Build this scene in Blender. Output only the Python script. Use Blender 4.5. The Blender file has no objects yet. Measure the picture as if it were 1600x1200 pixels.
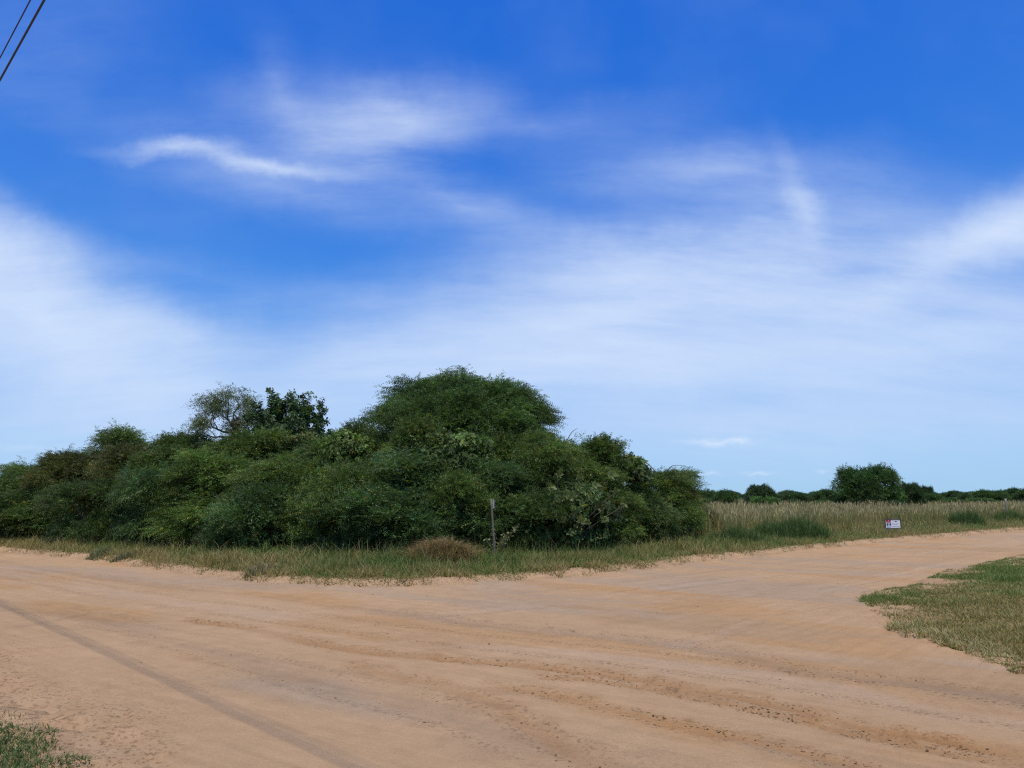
import bpy, math, random
import numpy as np
from mathutils import Vector, Matrix

# ------------------------------------------------------------------ camera
SC = bpy.context.scene
COL = SC.collection
CAM_H = 1.6
PITCH = math.radians(8.6)
F = 1155.0                       # focal length in photograph pixels (1600 wide)
cam_d = bpy.data.cameras.new('camera')
cam = bpy.data.objects.new('camera', cam_d)
COL.objects.link(cam)
cam.location = (0, 0, CAM_H)
cam.rotation_euler = (math.pi / 2 + PITCH, 0, 0)
cam_d.sensor_width = 36.0
cam_d.lens = 36.0 * F / 1600.0
cam_d.clip_start = 0.05
cam_d.clip_end = 5000
SC.camera = cam

# ------------------------------------------------------------------ light
SUN_DIR = Vector((0.04, -0.30, 1.0)).normalized()      # towards the sun: high, behind the camera
SUN_EL = math.asin(SUN_DIR.z)
sun_d = bpy.data.lights.new('sun', 'SUN')
sun_d.energy = 4.0
sun_d.angle = math.radians(0.9)
sun_d.color = (1.0, 0.92, 0.79)
sun = bpy.data.objects.new('sun', sun_d)
COL.objects.link(sun)
sun.rotation_euler = SUN_DIR.to_track_quat('Z', 'Y').to_euler()
sun.location = (-20, -5, 40)

SC.view_settings.view_transform = 'Standard'
SC.view_settings.look = 'None'
SC.view_settings.exposure = 0.0
SC.view_settings.gamma = 1.0
SC.view_settings.use_curve_mapping = False
SC.cycles.max_bounces = 6
SC.cycles.diffuse_bounces = 3
SC.cycles.glossy_bounces = 2
SC.cycles.transmission_bounces = 4
SC.cycles.use_denoising = False
SC.cycles.sample_clamp_indirect = 4.0
SC.cycles.filter_width = 1.2


def ray(px, py):
    r, u = (px - 800) / F, -(py - 600) / F
    return np.array([r, math.cos(PITCH) - u * math.sin(PITCH), math.sin(PITCH) + u * math.cos(PITCH)])


def G(px, py):                    # the spot on level ground seen at a photograph position
    d = ray(px, py)
    t = -CAM_H / d[2]
    return np.array([d[0] * t, d[1] * t])


def AT(px, py, Y):                # the spot Y metres ahead
    d = ray(px, py)
    t = Y / d[1]
    return np.array([d[0] * t, Y, CAM_H + d[2] * t])


# ------------------------------------------------------------------ sky
world = bpy.data.worlds.new('World')
SC.world = world
world.use_nodes = True
wt = world.node_tree
wt.nodes.clear()
WN, WL = wt.nodes, wt.links


def wmath(op, a, b=None, c=None, clamp=False):
    n = WN.new('ShaderNodeMath')
    n.operation = op
    n.use_clamp = clamp
    for i, v in enumerate((a, b, c)):
        if v is None:
            continue
        if isinstance(v, (int, float)):
            n.inputs[i].default_value = v
        else:
            WL.new(v, n.inputs[i])
    return n.outputs[0]


def wnoise(vec, scale, detail=5, rough=0.55, color=False):
    n = WN.new('ShaderNodeTexNoise')
    n.inputs['Scale'].default_value = scale
    n.inputs['Detail'].default_value = detail
    n.inputs['Roughness'].default_value = rough
    WL.new(vec, n.inputs['Vector'])
    return n.outputs['Color' if color else 'Fac']


SKY_STRENGTH = 0.1
tc = WN.new('ShaderNodeTexCoord')
sep = WN.new('ShaderNodeSeparateXYZ')
WL.new(tc.outputs['Generated'], sep.inputs[0])
DX, DY, DZ = sep.outputs
sky = WN.new('ShaderNodeTexSky')
sky.sky_type = 'NISHITA'
sky.sun_disc = False
sky.sun_elevation = SUN_EL
sky.sun_rotation = math.atan2(SUN_DIR.x, SUN_DIR.y)
sky.altitude = 0
sky.air_density = 1.0
sky.dust_density = 0.0
sky.ozone_density = 1.0
# even colour grade of the whole sky (the photograph's saturated blue)
gsep = WN.new('ShaderNodeSeparateColor')
WL.new(sky.outputs[0], gsep.inputs[0])
hsv = WN.new('ShaderNodeCombineColor')
for i_, (gn, gp, top_) in enumerate(((1.75, 1.98, .36), (0.95, 1.06, .60), (1.05, 0.392, 1.2))):
    v_ = wmath('MULTIPLY', wmath('POWER', wmath('MULTIPLY', gsep.outputs[i_], SKY_STRENGTH), gp), gn)
    v_ = wmath('SMOOTH_MIN', v_, top_, .15) if i_ < 2 else v_
    WL.new(wmath('DIVIDE', v_, SKY_STRENGTH), hsv.inputs[i_])

hor = wmath('SQRT', wmath('ADD', wmath('MULTIPLY', DX, DX), wmath('MULTIPLY', DY, DY)))
AZ = wmath('ARCTAN2', DX, DY)
EL = wmath('ARCTAN2', DZ, hor)
# slow warp so that cloud outlines are ragged
wv = wnoise(tc.outputs['Generated'], 3.4, 7, 0.62, True)
wsep = WN.new('ShaderNodeSeparateColor')
WL.new(wv, wsep.inputs[0])
AZW = wmath('ADD', AZ, wmath('MULTIPLY', wmath('SUBTRACT', wsep.outputs[0], 0.5), 0.15))
ELW = wmath('ADD', EL, wmath('MULTIPLY', wmath('SUBTRACT', wsep.outputs[1], 0.5), 0.10))
# streaks of ice cloud: noise on the high flat layer, drawn out along the wind
dz2 = wmath('ADD', wmath('MAXIMUM', DZ, 0.0), 0.30)
cu, cv = wmath('DIVIDE', DX, dz2), wmath('DIVIDE', DY, dz2)
comb = WN.new('ShaderNodeCombineXYZ')
WL.new(cu, comb.inputs[0]); WL.new(cv, comb.inputs[1])
mapn = WN.new('ShaderNodeMapping')
mapn.inputs['Rotation'].default_value = (0, 0, math.radians(-20))
mapn.inputs['Scale'].default_value = (0.55, 1.6, 1)
WL.new(comb.outputs[0], mapn.inputs[0])
streak = wnoise(mapn.outputs[0], 2.6, 7, 0.66)
mapf = WN.new('ShaderNodeMapping')
mapf.inputs['Rotation'].default_value = (0, 0, math.radians(-32))
mapf.inputs['Scale'].default_value = (1.2, 6.0, 1)
WL.new(comb.outputs[0], mapf.inputs[0])
fibre = wnoise(mapf.outputs[0], 2.2, 4, 0.6)
# cloud banks: (photo x, y of the bank's middle, half length, half width, turn in degrees, thickness)
BANKS = [
    (60, 495, 330, 150, 24, 1.15), (10, 395, 160, 90, 25, .45), (300, 528, 160, 62, -8, .50), (130, 580, 380, 80, 5, .35),
    (400, 256, 170, 17, 2, .60), (270, 232, 120, 18, -12, .45), (635, 180, 200, 70, -10, .36), (520, 215, 290, 110, -10, .30),
    (440, 150, 150, 60, 60, .08), (850, 196, 300, 50, 0, .10), (440, 300, 420, 60, 10, .14), (740, 330, 420, 70, 18, .20),
    (950, 490, 560, 120, -5, .62), (1240, 440, 460, 150, 0, .40), (1000, 560, 900, 110, 0, .50), (1480, 540, 480, 150, 0, .48),
    (720, 580, 520, 80, 0, .40), (1000, 420, 480, 100, -4, .26), (1250, 340, 140, 34, 72, .30), (1110, 280, 340, 80, 6, .26),
    (1570, 358, 230, 60, -20, .70), (1470, 410, 220, 70, -28, .36), (330, 440, 560, 46, 3, .08), (60, 60, 320, 150, -30, .07), (1100, 650, 1300, 150, 0, .26), (100, 660, 700, 140, 0, .20),
]


def grad(vec, bx, by, la, lb, ang):
    """soft ellipse round one direction of the sky: 1 in the middle, 0 at the rim"""
    d = ray(bx, by); d = d / np.linalg.norm(d)
    dist = math.hypot(math.hypot((bx - 800) / F, (by - 600) / F), 1.0) * F
    el0 = math.asin(d[2])
    mp = WN.new('ShaderNodeMapping'); mp.vector_type = 'TEXTURE'
    mp.inputs['Location'].default_value = (math.atan2(d[0], d[1]), el0, 0)
    mp.inputs['Rotation'].default_value = (0, 0, math.radians(-ang))
    mp.inputs['Scale'].default_value = (la / dist / math.cos(el0), lb / dist, 1)
    WL.new(vec, mp.inputs[0])
    gr = WN.new('ShaderNodeTexGradient'); gr.gradient_type = 'QUADRATIC_SPHERE'
    WL.new(mp.outputs[0], gr.inputs[0])
    return gr.outputs['Fac']


comb2 = WN.new('ShaderNodeCombineXYZ')
WL.new(AZW, comb2.inputs[0]); WL.new(ELW, comb2.inputs[1])
soft = wnoise(comb2.outputs[0], 5.0, 3, 0.55)
total = wmath('MULTIPLY', wmath('SUBTRACT', soft, 0.42, clamp=True), 0.12)      # thin veil everywhere, also behind the camera
for bx, by, la, lb, ang, amp in BANKS:
    total = wmath('MULTIPLY_ADD', grad(comb2.outputs[0], bx, by, la * 1.25, lb * 1.25, ang), amp * 1.6, total)
calm = wmath('MAXIMUM', wmath('MINIMUM', wmath('MULTIPLY', EL, 2.3), 1.0), 0.42)      # the low veil is smoother than the high wisps
tex = wmath('MAXIMUM', wmath('MULTIPLY_ADD', wmath('SUBTRACT', streak, 0.5), wmath('MULTIPLY', calm, 3.8), wmath('MULTIPLY_ADD', wmath('SUBTRACT', fibre, 0.5), wmath('MULTIPLY', calm, .7), 1.0)), 0.12)
dens = wmath('MULTIPLY', total, tex)
alpha = wmath('SUBTRACT', 1.0, wmath('EXPONENT', wmath('MULTIPLY', dens, -1.08)))
# low small cumulus near the horizon
comb3 = WN.new('ShaderNodeCombineXYZ')
fz = wnoise(tc.outputs['Generated'], 60, 2, 0.6)
WL.new(AZ, comb3.inputs[0]); WL.new(wmath('MULTIPLY_ADD', wmath('SUBTRACT', fz, 0.5), 0.014, EL), comb3.inputs[1])
for bx, by, la, lb, amp in [(1118, 691, 90, 10, .6), (1155, 687, 30, 8, .5), (1185, 740, 45, 6, .5), (1108, 740, 34, 5, .45), (1285, 737, 20, 5, .35), (40, 700, 80, 9, .2)]:
    alpha = wmath('MULTIPLY_ADD', grad(comb3.outputs[0], bx, by, la, lb, 0), amp, alpha)
alpha = wmath('MINIMUM', alpha, 1.0)
mix = WN.new('ShaderNodeMix')
mix.data_type = 'RGBA'
WL.new(alpha, mix.inputs['Factor'])
WL.new(hsv.outputs[0], mix.inputs['A'])
mix.inputs['B'].default_value = (0.68 / SKY_STRENGTH, 0.80 / SKY_STRENGTH, 1.0 / SKY_STRENGTH, 1)
world.cycles.sampling_method = 'MANUAL'
world.cycles.sample_map_resolution = 256
bg = WN.new('ShaderNodeBackground')
bg.inputs['Strength'].default_value = SKY_STRENGTH
WL.new(mix.outputs['Result'], bg.inputs['Color'])
wo = WN.new('ShaderNodeOutputWorld')
WL.new(bg.outputs[0], wo.inputs['Surface'])

# ------------------------------------------------------------------ helpers
RNG = np.random.default_rng(11)


def lattice(seed):
    return np.random.default_rng(seed).random((256, 256))


_LAT = {}


def vnoise(x, y, seed=0):
    if seed not in _LAT:
        _LAT[seed] = lattice(seed + 1000)
    L = _LAT[seed]
    xi, yi = np.floor(x).astype(int), np.floor(y).astype(int)
    fx, fy = x - xi, y - yi
    fx, fy = fx * fx * (3 - 2 * fx), fy * fy * (3 - 2 * fy)
    a = L[xi & 255, yi & 255]; b = L[(xi + 1) & 255, yi & 255]
    c = L[xi & 255, (yi + 1) & 255]; d = L[(xi + 1) & 255, (yi + 1) & 255]
    return (a * (1 - fx) + b * fx) * (1 - fy) + (c * (1 - fx) + d * fx) * fy


def fbm(x, y, seed=0, octaves=4):
    s = np.zeros_like(x, dtype=float); amp = 0.5; tot = 0
    for o in range(octaves):
        s += amp * vnoise(x * 2 ** o + 17.3 * o, y * 2 ** o - 9.1 * o, seed + o)
        tot += amp; amp *= 0.5
    return s / tot


def smooth(a, b, x):
    t = np.clip((x - a) / (b - a), 0, 1)
    return t * t * (3 - 2 * t)


def mesh_np(name, verts, faces, mat=None, cols=None, smooth_shade=False, alpha=None):
    """faces: (N,3) or (N,4) int array; cols: per-vertex (N,3) colour attribute 'tint'"""
    me = bpy.data.meshes.new(name)
    nv, nf, k = len(verts), len(faces), faces.shape[1]
    me.vertices.add(nv)
    me.vertices.foreach_set('co', np.ascontiguousarray(verts, dtype=np.float32).ravel())
    me.loops.add(nf * k)
    me.polygons.add(nf)
    me.loops.foreach_set('vertex_index', np.ascontiguousarray(faces, dtype=np.int32).ravel())
    me.polygons.foreach_set('loop_start', np.arange(0, nf * k, k, dtype=np.int32))
    if smooth_shade:
        me.polygons.foreach_set('use_smooth', np.ones(nf, dtype=bool))
    me.update(calc_edges=True)
    if cols is not None:
        at = me.attributes.new('tint', 'FLOAT_COLOR', 'POINT')
        c4 = np.ones((nv, 4), dtype=np.float32); c4[:, :3] = cols
        if alpha is not None:
            c4[:, 3] = alpha
        at.data.foreach_set('color', c4.ravel())
    if mat is not None:
        me.materials.append(mat)
    return me


def link(name, me, parent=None, loc=None):
    o = bpy.data.objects.new(name, me)
    COL.objects.link(o)
    if parent is not None:
        o.parent = parent
    if loc is not None:
        o.location = loc
    return o


def tag(o, label=None, cat=None, group=None, kind=None):
    if label: o['label'] = label
    if cat: o['category'] = cat
    if group: o['group'] = group
    if kind: o['kind'] = kind
    return o


def thing(name, label, cat, loc=(0, 0, 0), rotz=0, group=None):
    o = bpy.data.objects.new(name, None)
    COL.objects.link(o)
    o.location = loc
    o.rotation_euler = (0, 0, rotz)
    o.empty_display_size = 0.2
    return tag(o, label, cat, group)


class MB:
    """collects boxes and tubes into one mesh"""
    def __init__(self):
        self.v, self.f = [], []

    def box(self, cx, cy, cz, sx, sy, sz):
        b = len(self.v)
        for dx in (-.5, .5):
            for dy in (-.5, .5):
                for dz in (-.5, .5):
                    self.v.append((cx + dx * sx, cy + dy * sy, cz + dz * sz))
        for q in ((0, 1, 3, 2), (4, 6, 7, 5), (0, 4, 5, 1), (2, 3, 7, 6), (0, 2, 6, 4), (1, 5, 7, 3)):
            self.f.append(tuple(b + i for i in q))
        return self

    def tube(self, pts, rad, n=6, cap=True):
        pts = [Vector(p) for p in pts]
        b = len(self.v)
        for i, p in enumerate(pts):
            t = (pts[min(i + 1, len(pts) - 1)] - pts[max(i - 1, 0)])
            t = t.normalized() if t.length > 1e-9 else Vector((0, 0, 1))
            ref = Vector((0, 0, 1)) if abs(t.z) < 0.9 else Vector((1, 0, 0))
            s = t.cross(ref).normalized(); u = s.cross(t)
            r = rad[i] if hasattr(rad, '__len__') else rad
            for k in range(n):
                a = 2 * math.pi * k / n
                self.v.append(tuple(p + s * (math.cos(a) * r) + u * (math.sin(a) * r)))
        for i in range(len(pts) - 1):
            for k in range(n):
                k2 = (k + 1) % n
                self.f.append((b + i * n + k, b + i * n + k2, b + (i + 1) * n + k2, b + (i + 1) * n + k))
        if cap:
            self.f.append(tuple(b + k for k in reversed(range(n))))
            self.f.append(tuple(b + (len(pts) - 1) * n + k for k in range(n)))
        return self

    def mesh(self, name, mat, smooth_shade=False):
        me = bpy.data.meshes.new(name)
        me.from_pydata(self.v, [], self.f)
        if smooth_shade:
            me.polygons.foreach_set('use_smooth', [True] * len(me.polygons))
        me.materials.append(mat)
        me.update()
        return me

    def build(self, name, mat, parent=None, smooth_shade=False):
        return link(name, self.mesh(name, mat, smooth_shade), parent)


# ------------------------------------------------------------------ materials
def new_mat(name):
    m = bpy.data.materials.new(name)
    m.use_nodes = True
    nt = m.node_tree
    b = nt.nodes['Principled BSDF']
    return m, nt, b


def plain(name, col, rough=0.7, noise=0.15, scale=20, metal=0.0, bump=0.0):
    m, nt, b = new_mat(name)
    t = nt.nodes.new('ShaderNodeTexCoord')
    n = nt.nodes.new('ShaderNodeTexNoise'); n.inputs['Scale'].default_value = scale; n.inputs['Detail'].default_value = 5
    nt.links.new(t.outputs['Object'], n.inputs['Vector'])
    r = nt.nodes.new('ShaderNodeValToRGB')
    r.color_ramp.elements[0].position = 0.3; r.color_ramp.elements[1].position = 0.7
    r.color_ramp.elements[0].color = (*[c * (1 - noise) for c in col], 1)
    r.color_ramp.elements[1].color = (*[min(1, c * (1 + noise)) for c in col], 1)
    nt.links.new(n.outputs['Fac'], r.inputs['Fac'])
    nt.links.new(r.outputs['Color'], b.inputs['Base Color'])
    b.inputs['Roughness'].default_value = rough
    b.inputs['Metallic'].default_value = metal
    if bump:
        bp = nt.nodes.new('ShaderNodeBump'); bp.inputs['Strength'].default_value = bump; bp.inputs['Distance'].default_value = 0.02
        nt.links.new(n.outputs['Fac'], bp.inputs['Height']); nt.links.new(bp.outputs[0], b.inputs['Normal'])
    return m


def leaf_mat(name, translucent=0.32, rough=0.55, use_object_color=True, spec=0.25):
    m, nt, b = new_mat(name)
    at = nt.nodes.new('ShaderNodeAttribute'); at.attribute_name = 'tint'
    src = at.outputs['Color']
    if use_object_color:
        oi = nt.nodes.new('ShaderNodeObjectInfo')
        mx = nt.nodes.new('ShaderNodeMix'); mx.data_type = 'RGBA'; mx.blend_type = 'MULTIPLY'
        mx.inputs['Factor'].default_value = 1
        nt.links.new(src, mx.inputs['A']); nt.links.new(oi.outputs['Color'], mx.inputs['B'])
        src = mx.outputs['Result']
    nt.links.new(src, b.inputs['Base Color'])
    b.inputs['Roughness'].default_value = rough
    b.inputs['Specular IOR Level'].default_value = spec
    tr = nt.nodes.new('ShaderNodeBsdfTranslucent')
    br = nt.nodes.new('ShaderNodeMix'); br.data_type = 'RGBA'; br.blend_type = 'MULTIPLY'; br.inputs['Factor'].default_value = 1
    br.inputs['B'].default_value = (1.25, 1.35, 0.6, 1)
    nt.links.new(src, br.inputs['A']); nt.links.new(br.outputs['Result'], tr.inputs['Color'])
    ms = nt.nodes.new('ShaderNodeMixShader'); ms.inputs[0].default_value = translucent
    nt.links.new(b.outputs[0], ms.inputs[1]); nt.links.new(tr.outputs[0], ms.inputs[2])
    nt.links.new(ms.outputs[0], nt.nodes['Material Output'].inputs['Surface'])
    return m


M_LEAF = leaf_mat('foliage')
M_GRASS = leaf_mat('grass_blades', 0.25, 0.6, False, 0.2)
M_BARK = plain('bark', (0.13, 0.105, 0.085), 0.9, 0.4, 14, bump=0.5)
M_WOOD = plain('weathered_wood', (0.15, 0.125, 0.095), 0.9, 0.35, 22, bump=0.5)
M_PALEWOOD = plain('pale_wood', (0.24, 0.22, 0.17), 0.9, 0.3, 18, bump=.4)
M_POLE = plain('pole_wood', (0.17, 0.13, 0.10), 0.9, 0.3, 12, bump=0.4)
M_GALV = plain('galvanised_metal', (0.34, 0.37, 0.40), 0.5, 0.15, 30, metal=0.3)
M_CABLE = plain('black_cable', (0.02, 0.02, 0.03), 0.6, 0.2, 8)
M_WHITE = plain('white_board', (0.80, 0.80, 0.78), 0.5, 0.05, 6)
M_FRAME = plain('dark_frame', (0.025, 0.03, 0.035), 0.5, 0.2, 12)
M_RED = plain('red_print', (0.34, 0.03, 0.035), 0.5, 0.3, 14)
M_PINK = plain('pale_red_print', (0.55, 0.25, 0.27), 0.5, 0.25, 20)
M_NAVY = plain('navy_print', (0.012, 0.014, 0.05), 0.5, 0.2, 10)
M_GREYINK = plain('grey_print', (0.36, 0.40, 0.52), 0.5, 0.2, 40)
M_PALEINK = plain('pale_print', (0.52, 0.58, 0.62), 0.5, 0.15, 20)


def soil_mat(name, rot_a, rot_b=None):
    """sand: fine grain, drawn-out streaks along the road, loose crumbs where the 'tint' alpha says so"""
    m, nt, b = new_mat(name)
    N, L = nt.nodes, nt.links
    at = N.new('ShaderNodeAttribute'); at.attribute_name = 'tint'
    tcn = N.new('ShaderNodeTexCoord')

    def noise(scale, detail, rough, vec=None):
        n = N.new('ShaderNodeTexNoise'); n.inputs['Scale'].default_value = scale; n.inputs['Detail'].default_value = detail
        n.inputs['Roughness'].default_value = rough
        L.new(vec or tcn.outputs['Object'], n.inputs['Vector'])
        return n.outputs['Fac']

    def ramp(fac, lo, hi, a, bb):
        r = N.new('ShaderNodeMapRange'); r.inputs['From Min'].default_value = lo; r.inputs['From Max'].default_value = hi
        r.inputs['To Min'].default_value = a; r.inputs['To Max'].default_value = bb
        L.new(fac, r.inputs['Value']); return r.outputs[0]

    def op(kind, a, bb):
        x = N.new('ShaderNodeMath'); x.operation = kind
        for i, q in enumerate((a, bb)):
            if isinstance(q, (int, float)): x.inputs[i].default_value = q
            else: L.new(q, x.inputs[i])
        return x.outputs[0]

    def streaks(rot, scale):
        mp = N.new('ShaderNodeMapping'); mp.vector_type = 'TEXTURE'
        mp.inputs['Rotation'].default_value = (0, 0, rot); mp.inputs['Scale'].default_value = (14, 1, 1)
        L.new(tcn.outputs['Object'], mp.inputs[0])
        return noise(scale, 7, 0.65, mp.outputs[0])

    st = streaks(rot_a, 9)
    if rot_b is not None:
        sa = N.new('ShaderNodeAttribute'); sa.attribute_name = 'side'
        st2 = streaks(rot_b, 9)
        mx = N.new('ShaderNodeMix'); L.new(sa.outputs['Fac'], mx.inputs['Factor']); L.new(st, mx.inputs['A']); L.new(st2, mx.inputs['B'])
        st = mx.outputs['Result']
    fine = noise(45, 5, 0.7)
    mid = noise(4, 6, 0.65)
    gr = noise(260, 2, 0.7)
    crumb = ramp(noise(26, 5, 0.7), .55, .72, 0, 1)
    clod = op('MULTIPLY', crumb, at.outputs['Alpha'])
    k = op('MULTIPLY', op('MULTIPLY', ramp(st, .3, .7, .92, 1.08), ramp(mid, .3, .7, .92, 1.07)), op('MULTIPLY', ramp(fine, .3, .7, .93, 1.07), ramp(gr, .3, .7, .88, 1.12)))
    k = op('MULTIPLY', k, ramp(clod, 0, 1, 1.0, .80))
    v = N.new('ShaderNodeVectorMath'); v.operation = 'SCALE'
    L.new(at.outputs['Color'], v.inputs[0]); L.new(k, v.inputs['Scale'])
    L.new(v.outputs[0], b.inputs['Base Color'])
    b.inputs['Roughness'].default_value = 0.95
    b.inputs['Specular IOR Level'].default_value = 0.0
    hgt = op('ADD', op('ADD', ramp(fine, 0, 1, 0, .9), ramp(st, 0, 1, 0, .5)), op('ADD', ramp(gr, 0, 1, 0, .25), op('MULTIPLY', clod, 1.3)))
    bp = N.new('ShaderNodeBump'); bp.inputs['Strength'].default_value = 0.9; bp.inputs['Distance'].default_value = 0.014
    L.new(hgt, bp.inputs['Height']); L.new(bp.outputs[0], b.inputs['Normal'])
    return m


MAIN_DIR = np.array([0.823, -0.568])
M_ROAD = soil_mat('sandy_road', math.atan2(MAIN_DIR[1], MAIN_DIR[0]), math.atan2(.70, .72))
M_SOIL = soil_mat('sandy_soil', 0.6)

# ------------------------------------------------------------------ where the grass ends and the road begins
def catmull(pts, n=4):
    P = np.array(pts, float)
    P = np.vstack([2 * P[0] - P[1], P, 2 * P[-1] - P[-2]])
    out = []
    for i in range(1, len(P) - 2):
        for k in range(n):
            t = k / n
            out.append(0.5 * (2 * P[i] + (P[i + 1] - P[i - 1]) * t + (2 * P[i - 1] - 5 * P[i] + 4 * P[i + 1] - P[i + 2]) * t * t
                              + (3 * P[i] - P[i - 1] - 3 * P[i + 1] + P[i + 2]) * t ** 3))
    out.append(P[-2])
    return np.array(out)


far_px = [(0, 864), (110, 874), (200, 886), (300, 900), (400, 911), (500, 918), (600, 919), (700, 916), (800, 910), (900, 903), (1000, 893),
          (1100, 879), (1200, 868), (1300, 857), (1400, 847), (1500, 838), (1600, 829)]
far_w = [G(*p) for p in far_px]
dl = far_w[0] - far_w[2]; dl /= np.linalg.norm(dl)
dr_ = far_w[-1] - far_w[-4]; dr_ /= np.linalg.norm(dr_)
FAR = catmull([far_w[0] + dl * 90, far_w[0] + dl * 30] + far_w + [far_w[-1] + dr_ * 30, far_w[-1] + dr_ * 120])
right_px_top = [(1600, 866), (1540, 879), (1480, 893), (1440, 905), (1395, 921), (1362, 938)]
right_px_bot = [(1358, 948), (1375, 965), (1400, 980), (1450, 1003), (1520, 1025), (1600, 1044)]
rt = [G(*p) for p in right_px_top]; rb = [G(*p) for p in right_px_bot]
dt = rt[0] - rt[2]; dt /= np.linalg.norm(dt)
RIGHT = catmull([rt[0] + dt * 120, rt[0] + dt * 40, rt[0] + dt * 10] + rt + rb + [rb[-1] + np.array([2.0, -1.9]), rb[-1] + np.array([20., -15]), rb[-1] + np.array([110., -78])])
near_px = [(-40, 1062), (0, 1086), (40, 1110), (90, 1140), (140, 1185)]
nw = [G(*p) for p in near_px]
NEAR = catmull([nw[0] + np.array([-80., 60.]), nw[0] + np.array([-10., 8.2])] + nw + [nw[-1] + np.array([.35, -.8]), nw[-1] + np.array([1.2, -2.2]), nw[-1] + np.array([14., -12.]), nw[-1] + np.array([90., -66.])])


def signed(poly, x, y, chunk=30000):
    """distance to a line of points"""
    a, bq = poly[:-1], poly[1:]
    ab = bq - a
    L2 = (ab ** 2).sum(1)
    out = np.empty(x.shape)
    fx, fy, fo = x.ravel(), y.ravel(), out.ravel()
    for s in range(0, len(fx), chunk):
        px, py = fx[s:s + chunk, None], fy[s:s + chunk, None]
        t = np.clip(((px - a[:, 0]) * ab[:, 0] + (py - a[:, 1]) * ab[:, 1]) / L2, 0, 1)
        dx, dy = px - a[:, 0] - t * ab[:, 0], py - a[:, 1] - t * ab[:, 1]
        fo[s:s + chunk] = np.sqrt((dx * dx + dy * dy).min(1))
    return fo.reshape(x.shape)


def within(poly, x, y):
    """+1 inside the closed polygon, -1 outside"""
    ins = np.zeros(x.shape, bool)
    j = len(poly) - 1
    for i in range(len(poly)):
        (xi, yi), (xj, yj) = poly[i], poly[j]
        if yi != yj:
            ins ^= ((yi > y) != (yj > y)) & (x < (xj - xi) * (y - yi) / (yj - yi) + xi)
        j = i
    return np.where(ins, 1.0, -1.0)


BIG = 4000.0
POLYS = [(FAR, np.vstack([FAR, [[BIG, FAR[-1][1]], [BIG, BIG], [-BIG, BIG], [-BIG, FAR[0][1]]]])),
         (RIGHT, np.vstack([RIGHT, [[BIG, RIGHT[-1][1]], [BIG, RIGHT[0][1]]]])),
         (NEAR, np.vstack([NEAR, [[BIG, NEAR[-1][1]], [BIG, -BIG], [-BIG, -BIG], [-BIG, NEAR[0][1]]]]))]


def grass_depth(x, y, ragged=True):
    """signed distances into the three grassy zones: far side, right corner, near corner (positive inside)"""
    x = np.asarray(x, float); y = np.asarray(y, float)
    w = 0
    if ragged:
        w = (fbm(x * 1.1, y * 1.1, 3) - .5) * 0.6 + (fbm(x * 4.5, y * 4.5, 5, 3) - .5) * 0.34
    return tuple(signed(l, x, y) * within(p, x, y) + w * k for (l, p), k in zip(POLYS, (1, 1, 1.3)))


# ------------------------------------------------------------------ ground and road
def axis(lo, hi, step, far_lo, far_hi, grow=1.12):
    mid = list(np.arange(lo, hi + 1e-6, step))
    left, s, v = [], step, lo
    while v > far_lo:
        s *= grow; v -= s; left.append(v)
    right, s, v = [], step, hi
    while v < far_hi:
        s *= grow; v += s; right.append(v)
    return np.array(left[::-1] + mid + right)


def grid_faces(nx, ny):
    i, j = np.meshgrid(np.arange(nx - 1), np.arange(ny - 1), indexing='ij')
    a = (i * ny + j).ravel()
    return np.stack([a, a + ny, a + ny + 1, a + 1], 1)


def ground_height(x, y, gd):
    f, r, n = gd
    h = 0.13 * smooth(-0.10, 0.35, f) + 0.05 * smooth(0.3, 3, f)
    h = np.maximum(h, 0.055 * smooth(-0.10, 0.30, r) + 0.03 * smooth(0.3, 2, r))
    h = np.maximum(h, 0.05 * smooth(-0.1, 0.3, n) + 0.03 * smooth(.3, 2, n))
    inside = np.maximum(np.maximum(f, r), n)
    h = h + (fbm(x * 2.1, y * 2.1, 21) - .5) * 0.06 * smooth(-0.1, 0.5, inside) + (fbm(x * 6, y * 6, 23, 3) - .5) * 0.05 * smooth(-.1, .2, inside)
    return np.where(inside < -0.10, -0.25, h - 0.012 - 0.12 * smooth(0.02, -0.10, inside))


SAND = np.array([0.402, 0.264, 0.147])
xs = axis(-15, 22, 0.16, -900, 900, 1.16); ys = axis(2, 32, 0.16, -300, 1800, 1.16)
X, Y = np.meshgrid(xs, ys, indexing='ij')
gd = grass_depth(X, Y)
Z = ground_height(X, Y, gd)
n1 = fbm(X * .8, Y * .8, 31); n2 = fbm(X * 5, Y * 5, 33)
soil = SAND[None, None] * (0.80 + 0.35 * n2[..., None])
litter = np.array([0.20, 0.155, 0.085])
k = np.clip(smooth(0.2, 1.2, gd[0]) * 0.85 + smooth(.1, .9, gd[1]) * .8 * smooth(.3, .5, n1), 0, 1)[..., None]
soil = soil * (1 - k) + litter * (0.7 + .6 * n2[..., None]) * k
me = mesh_np('ground', np.stack([X, Y, Z], -1).reshape(-1, 3), grid_faces(len(xs), len(ys)), M_SOIL, soil.reshape(-1, 3), True, np.full(X.size, .7))
tag(link('ground', me), kind='structure')

# wheel tracks, and one cable shadow coloured into the sand: photograph positions of the lines, (half width, depth, ridge, colour shift)
def road_line(pts, n=8):
    return catmull([G(*p) for p in pts], n)


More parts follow.
